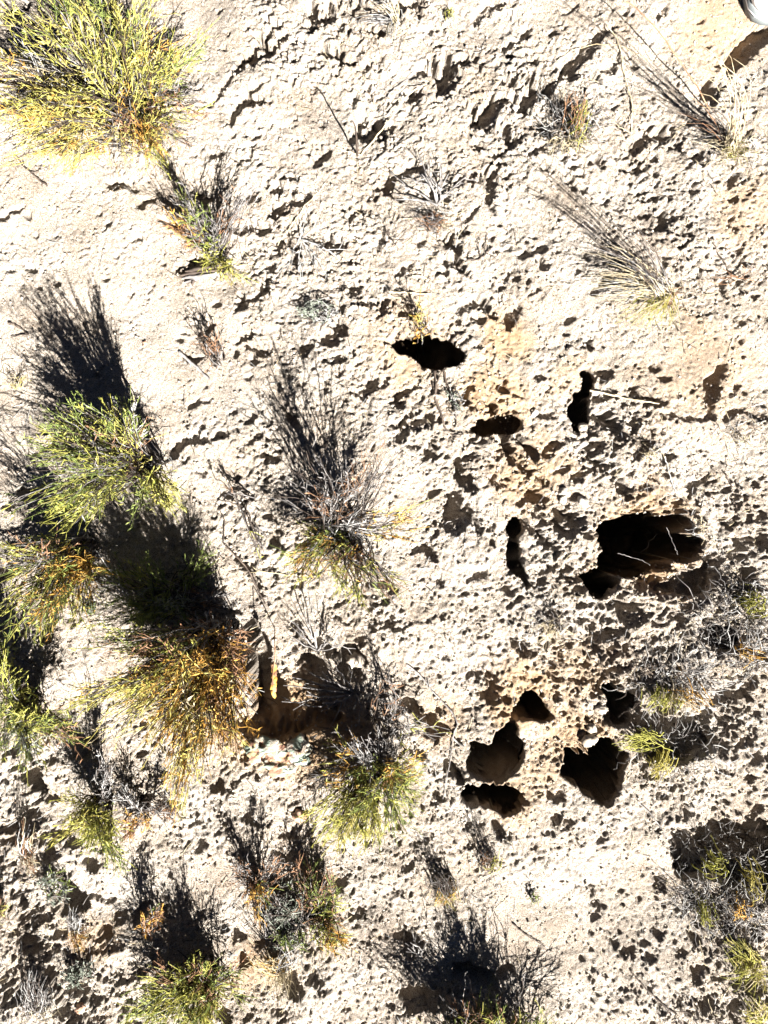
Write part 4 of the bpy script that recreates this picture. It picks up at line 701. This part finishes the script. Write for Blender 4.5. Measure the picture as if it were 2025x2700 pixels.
# ------------------------------------------------------------------ loose stones and clods
STN = [('F', 385, 1060, .012, 'stone', 'white rounded stone just above the cracked burrows, right of centre'),
 ('F', 375, 1110, .009, 'stone', 'smaller white stone touching the underside of the rounded one'),
 ('F', 500, 1125, .011, 'stone', 'pale stone with a dark gap at its left, right of the white rounded stone'),
 ('F', 205, 565, .009, 'stone', 'pale stone beside the hollow left of the slot burrow'),
 ('E', 865, 1232, .006, 'stone', 'small white pebble under the centre shrub'),
 ('A', 1510, 1385, .005, 'redstone', 'small brown pebble right of the little shrub, upper left'),
 ('D', 905, 135, .006, 'redstone', 'small reddish pebble alone on the pale left sand'),
 ('H', 310, 925, .014, 'redstone', 'angular dark brown stone standing on the silt above the grey ring'),
 ('H', 205, 705, .006, 'redstone', 'small grey-brown pebble under the lichen rock'),
 ('C', 75, 690, .008, 'stone', 'small pale clod at the end of the ridge, top right of centre'),
 ('I', 520, 450, .014, 'crumb', 'pale clod bridging the top of the round burrow'),
 ('I', 530, 380, .011, 'crumb', 'cracked pale clod above the bridge clod, round burrow'),
 ('I', 590, 270, .012, 'crumb', 'white crusted clod left of the upper burrow mouth'),
 ('G', 1290, 1190, .005, 'redstone', 'tiny orange pebble on the smooth silt, lower left'),
 ('E', 655, 2110, .016, 'crumb', 'large soil clod left standing inside the dark hollow'),
 ('G', 505, 2095, .011, 'redstone', 'orange tinted stone near the bottom left edge'),
 ('B', 880, 1985, .006, 'stone', 'little grey clod above the first burrow, left side'),
 ('F', 500, 655, .010, 'crumb', 'clod lodged in the bottom of the slot burrow'),
 ('I', 1500, 1895, .008, 'stone', 'pale clod beneath the yellow-green tuft, lower right edge')]
for k, (sh, a, bq, r, m, lab) in enumerate(STN):
    c0 = G3(*q(sh, a, bq)); mb = MB(); V, F = blob((0, 0, 0), r, (1, .8, .6), 200 + k, .28, 14, 9); mb.add(V, F, 0)
    o = mb.build('stone' if r > .0065 else 'pebble', [m]); o.location = (c0[0], c0[1], c0[2] + r * .15); o.rotation_euler = (0, 0, k * 1.3); tag(o, lab, 'stone')
# lichen covered rock
lm, nt, b = mat('lichen_rock', .95, .1); tc = node(nt, 'ShaderNodeTexCoord')
def nz2(s, off):
    n = node(nt, 'ShaderNodeTexNoise'); n.inputs['Scale'].default_value = s; n.inputs['Detail'].default_value = 5; mp = node(nt, 'ShaderNodeMapping'); mp.inputs[1].default_value = (off, off * 2, 0)
    nt.links.new(tc.outputs['Object'], mp.inputs[0]); nt.links.new(mp.outputs[0], n.inputs[0]); return n.outputs[0]
bs = ramp(nt, nz2(30, 0), [(.35, (.17, .13, .10)), (.6, (.25, .23, .19))]).outputs[0]
k1 = ramp(nt, nz2(38, 3), [(.52, (0, 0, 0)), (.57, (1, 1, 1))]).outputs[0]; k2 = ramp(nt, nz2(55, 9), [(.55, (0, 0, 0)), (.6, (1, 1, 1))]).outputs[0]; k3 = ramp(nt, nz2(60, 15), [(.58, (0, 0, 0)), (.62, (1, 1, 1))]).outputs[0]
c = mixc(k1, bs, (.16, .19, .155)); c = mixc(k2, c, (.16, .09, .06)); c = mixc(k3, c, (.22, .17, .09)); nt.links.new(c, b.inputs['Base Color'])
bp = node(nt, 'ShaderNodeBump'); bp.inputs['Distance'].default_value = .002; nt.links.new(nz2(300, 1), bp.inputs['Height']); nt.links.new(bp.outputs[0], b.inputs['Normal'])
for sh, a, bq, r, sq, lab in [('H', 60, 520, .030, (1, .7, .35), 'red and orange lichen crusted rock below the brown hollow'), ('H', 250, 540, .036, (1.1, .7, .3), 'mint green lichen crusted rock right of the red crusted one'), ('H', 170, 620, .022, (1.2, .6, .3), 'flat ochre lichen rock under the mint green one')]:
    c0 = G3(*q(sh, a, bq)); mb = MB(); V, F = blob((0, 0, 0), r, sq, 300 + int(a), .35, 40, 24); mb.add(V, F, 0); o = mb.build('lichen_rock', [lm], smooth=False); o.location = c0; tag(o, lab, 'rock')

# ------------------------------------------------------------------ the trainer at the top right corner
wm, nt, b = mat('white_leather', .5, .4); b.inputs['Base Color'].default_value = (.78, .79, .80, 1)
n_ = node(nt, 'ShaderNodeTexNoise'); n_.inputs['Scale'].default_value = 60; r_ = ramp(nt, n_.outputs[0], [(.3, (.60, .61, .61)), (.7, (.74, .74, .74))]); nt.links.new(r_.outputs[0], b.inputs['Base Color'])
rm, nt, b = mat('grey_rubber', .6, .4); n_ = node(nt, 'ShaderNodeTexNoise'); n_.inputs['Scale'].default_value = 120; r_ = ramp(nt, n_.outputs[0], [(.35, (.08, .09, .09)), (.65, (.16, .175, .175))]); nt.links.new(r_.outputs[0], b.inputs['Base Color'])
lace, nt, b = mat('white_lace', .8, .2); b.inputs['Base Color'].default_value = (.75, .75, .74, 1)
tw_ = .0
shoe = thing('trainer', (0, 0, 0), 'white trainer toe with grey rubber sole edge in the top right corner', 'shoe')
half = [(0, 0), (.018, .003), (.034, .014), (.044, .034), (.049, .062), (.048, .10), (.041, .15), (.037, .19), (.036, .23), (.032, .262), (.018, .284), (0, .29)]
out = half + [(-x, y) for x, y in half[-2:0:-1]]
out = np.array(out)
def ring(scale, z, dy=0): return np.c_[out[:, 0] * scale, (out[:, 1] - .145) * (1 - (1 - scale) * .35) + .145 + dy, np.full(len(out), z)]
def loft(rings, cap=True):
    n = len(rings[0]); V = np.concatenate(rings); F = []
    for j in range(len(rings) - 1):
        for i in range(n): F.append((j * n + i, j * n + (i + 1) % n, (j + 1) * n + (i + 1) % n, (j + 1) * n + i))
    if cap:
        for z, rev in ((0, True), ((len(rings) - 1) * n, False)):
            for i in range(n // 2 - 1):
                f = (z + i, z + i + 1, z + n - i - 2, z + (n - i - 1) % n) if i else (z, z + 1, z + n - 2, z + n - 1); F.append(f[::-1] if rev else f)
    return V, F
mb = MB(); V, F = loft([ring(.92, 0), ring(1.02, .004), ring(1.03, .016), ring(1.0, .027), ring(.95, .029)]); mb.add(V, F, 0); mb.build('sole', [rm], shoe, smooth=False)
mb = MB(); V, F = loft([ring(1.045, .019), ring(1.05, .0205), ring(1.045, .022)], False); mb.add(V, F, 0); mb.build('sole_stripe', [wm], shoe)
def up(scale, zt, zh):
    r = ring(scale, 0); t = np.clip(r[:, 1] / .14, 0, 1); r[:, 2] = zt + (zh - zt) * t * t * (3 - 2 * t); return r
mb = MB(); V, F = loft([up(.95, .0285, .0285), up(.97, .034, .045), up(.93, .042, .065), up(.80, .050, .085), up(.6, .056, .10), up(.42, .058, .108)]); mb.add(V, F, 0); mb.build('upper', [wm], shoe, smooth=True)
for k in range(5):
    y = .10 + k * .018; z = .080 + k * .006; mb = MB(); mb.tubes(np.array([[(-.022, y, z), (-.008, y + .003, z + .008), (.008, y + .003, z + .008), (.022, y, z)]]), np.full((1, 4), .0022), 0, 5); mb.build('lace', [lace], shoe)
tp = P3(2024, 40, .03); shoe.location = (float(tp[0]), float(tp[1]), float(gsurf(.74, .97)) + .002); shoe.rotation_euler = (0, 0, RAD(-14))

# ------------------------------------------------------------------ loose grains and litter
def grains(n, r0, r1, m, name, label, bias):
    x = rng.uniform(-.79, .79, n * 3); y = rng.uniform(-1.04, 1.04, n * 3)
    w = np.clip(grid_at(R0, x, y) / 9 * .8 + bias, 0, 1) * (1 + noise(x * 20, y * 20, 401)); k = rng.random(len(x)) < w * .6; x = x[k][:n]; y = y[k][:n]; n = len(x)
    z = gz(x, y); r = r0 + (r1 - r0) * rng.random(n) ** 3
    O = np.array([(1, 0, 0), (0, 1, 0), (-1, 0, 0), (0, -1, 0), (0, 0, 1), (0, 0, -.6)], float)
    V = O[None] * r[:, None, None] * (.65 + .6 * rng.random((n, 6, 1))); a = rng.random(n) * 6.28; c_, s_ = np.cos(a)[:, None], np.sin(a)[:, None]
    V2 = V.copy(); V2[..., 0] = V[..., 0] * c_ - V[..., 1] * s_; V2[..., 1] = V[..., 0] * s_ + V[..., 1] * c_
    V2 += np.stack([x, y, z + r * .25], -1)[:, None]
    # four-sided faces: two side triangles joined over the rim
    Fq = np.array([(4, 0, 5, 1), (4, 1, 5, 2), (4, 2, 5, 3), (4, 3, 5, 0)]); Fq = np.array([(4, 0, 1, 4)])
    F3 = np.array([(4, 0, 1), (4, 1, 2), (4, 2, 3), (4, 3, 0), (5, 1, 0), (5, 2, 1), (5, 3, 2), (5, 0, 3)])
    Fa = (np.arange(n)[:, None, None] * 6 + F3[None]).reshape(-1, 3).astype(np.int32)
    me = bpy.data.meshes.new(name); me.vertices.add(n * 6); me.vertices.foreach_set('co', V2.astype(np.float32).ravel())
    me.loops.add(Fa.size); me.loops.foreach_set('vertex_index', Fa.ravel()); me.polygons.add(len(Fa)); me.polygons.foreach_set('loop_start', np.arange(len(Fa), dtype=np.int32) * 3)
    me.update(calc_edges=True); me.materials.append(M[m]); o = bpy.data.objects.new(name, me); scene.collection.objects.link(o); tag(o, label, 'gravel', kind='stuff')
grains(26000, .0009, .0042, 'crumb', 'soil_crumbs', 'pale loose soil crumbs scattered over the crust', .25)
grains(7000, .0007, .0022, 'crumb2', 'brown_grains', 'small brown grains sprinkled over the pale crust', .35)
n = 2600; a, c_ = rng.uniform(-.78, .78, n), rng.uniform(-1.03, 1.03, n)
keep = rng.random(n) < np.clip(grid_at(R0, a, c_) / 9, .1, 1); a = a[keep]; c_ = c_[keep]
feet = [o.location for o in scene.objects if o.get('category') in ('shrub', 'grass tuft')]
a = np.concatenate([a] + [f.x + rng.normal(size=70) * .045 for f in feet]); c_ = np.concatenate([c_] + [f.y + rng.normal(size=70) * .045 for f in feet])
ok = (np.abs(a) < .78) & (np.abs(c_) < 1.03); a = a[ok]; c_ = c_[ok]; n = len(a)
an = rng.random(n) * 6.28; L = (.006 + .03 * rng.random(n) ** 2); t = np.linspace(-.5, .5, 4)[None]
xx = a[:, None] + np.cos(an)[:, None] * t * L[:, None]; yy = c_[:, None] + np.sin(an)[:, None] * t * L[:, None]
P = np.stack([xx, yy, np.maximum(gz(xx, yy).mean(1, keepdims=True), gz(xx, yy)) + .0012], -1); P += rng.normal(size=P.shape) * .0006
mb = MB(); mb.tubes(P, np.full((n, 4), .0006), rng.integers(0, 4, n)); o = mb.build('plant_litter', ['straw', 'silver', 'bark', 'grey']); tag(o, 'fine straw and twig litter strewn over the soil', 'litter', kind='stuff')
GRP = {'shrub': 'shrubs growing on the sandy ground', 'grass tuft': 'grass tufts on the sandy ground', 'stalk': 'dry stalks lying on the ground', 'twig': 'twigs lying on the ground',
       'stone': 'loose stones on the crust', 'plant': 'small plants on the crust', 'rock': 'lichen crusted rocks below the brown hollow', 'dead plant': 'dead plants on the crust', 'root': 'dark strands standing in for sprig shadows below the first burrow', 'stick': 'sticks lying on the ground'}
for o in scene.objects:
    if o.get('category') in GRP and not o.get('kind'): o['group'] = GRP[o['category']]
print('tris approx', sum(len(m.polygons) * 2 for m in bpy.data.meshes))
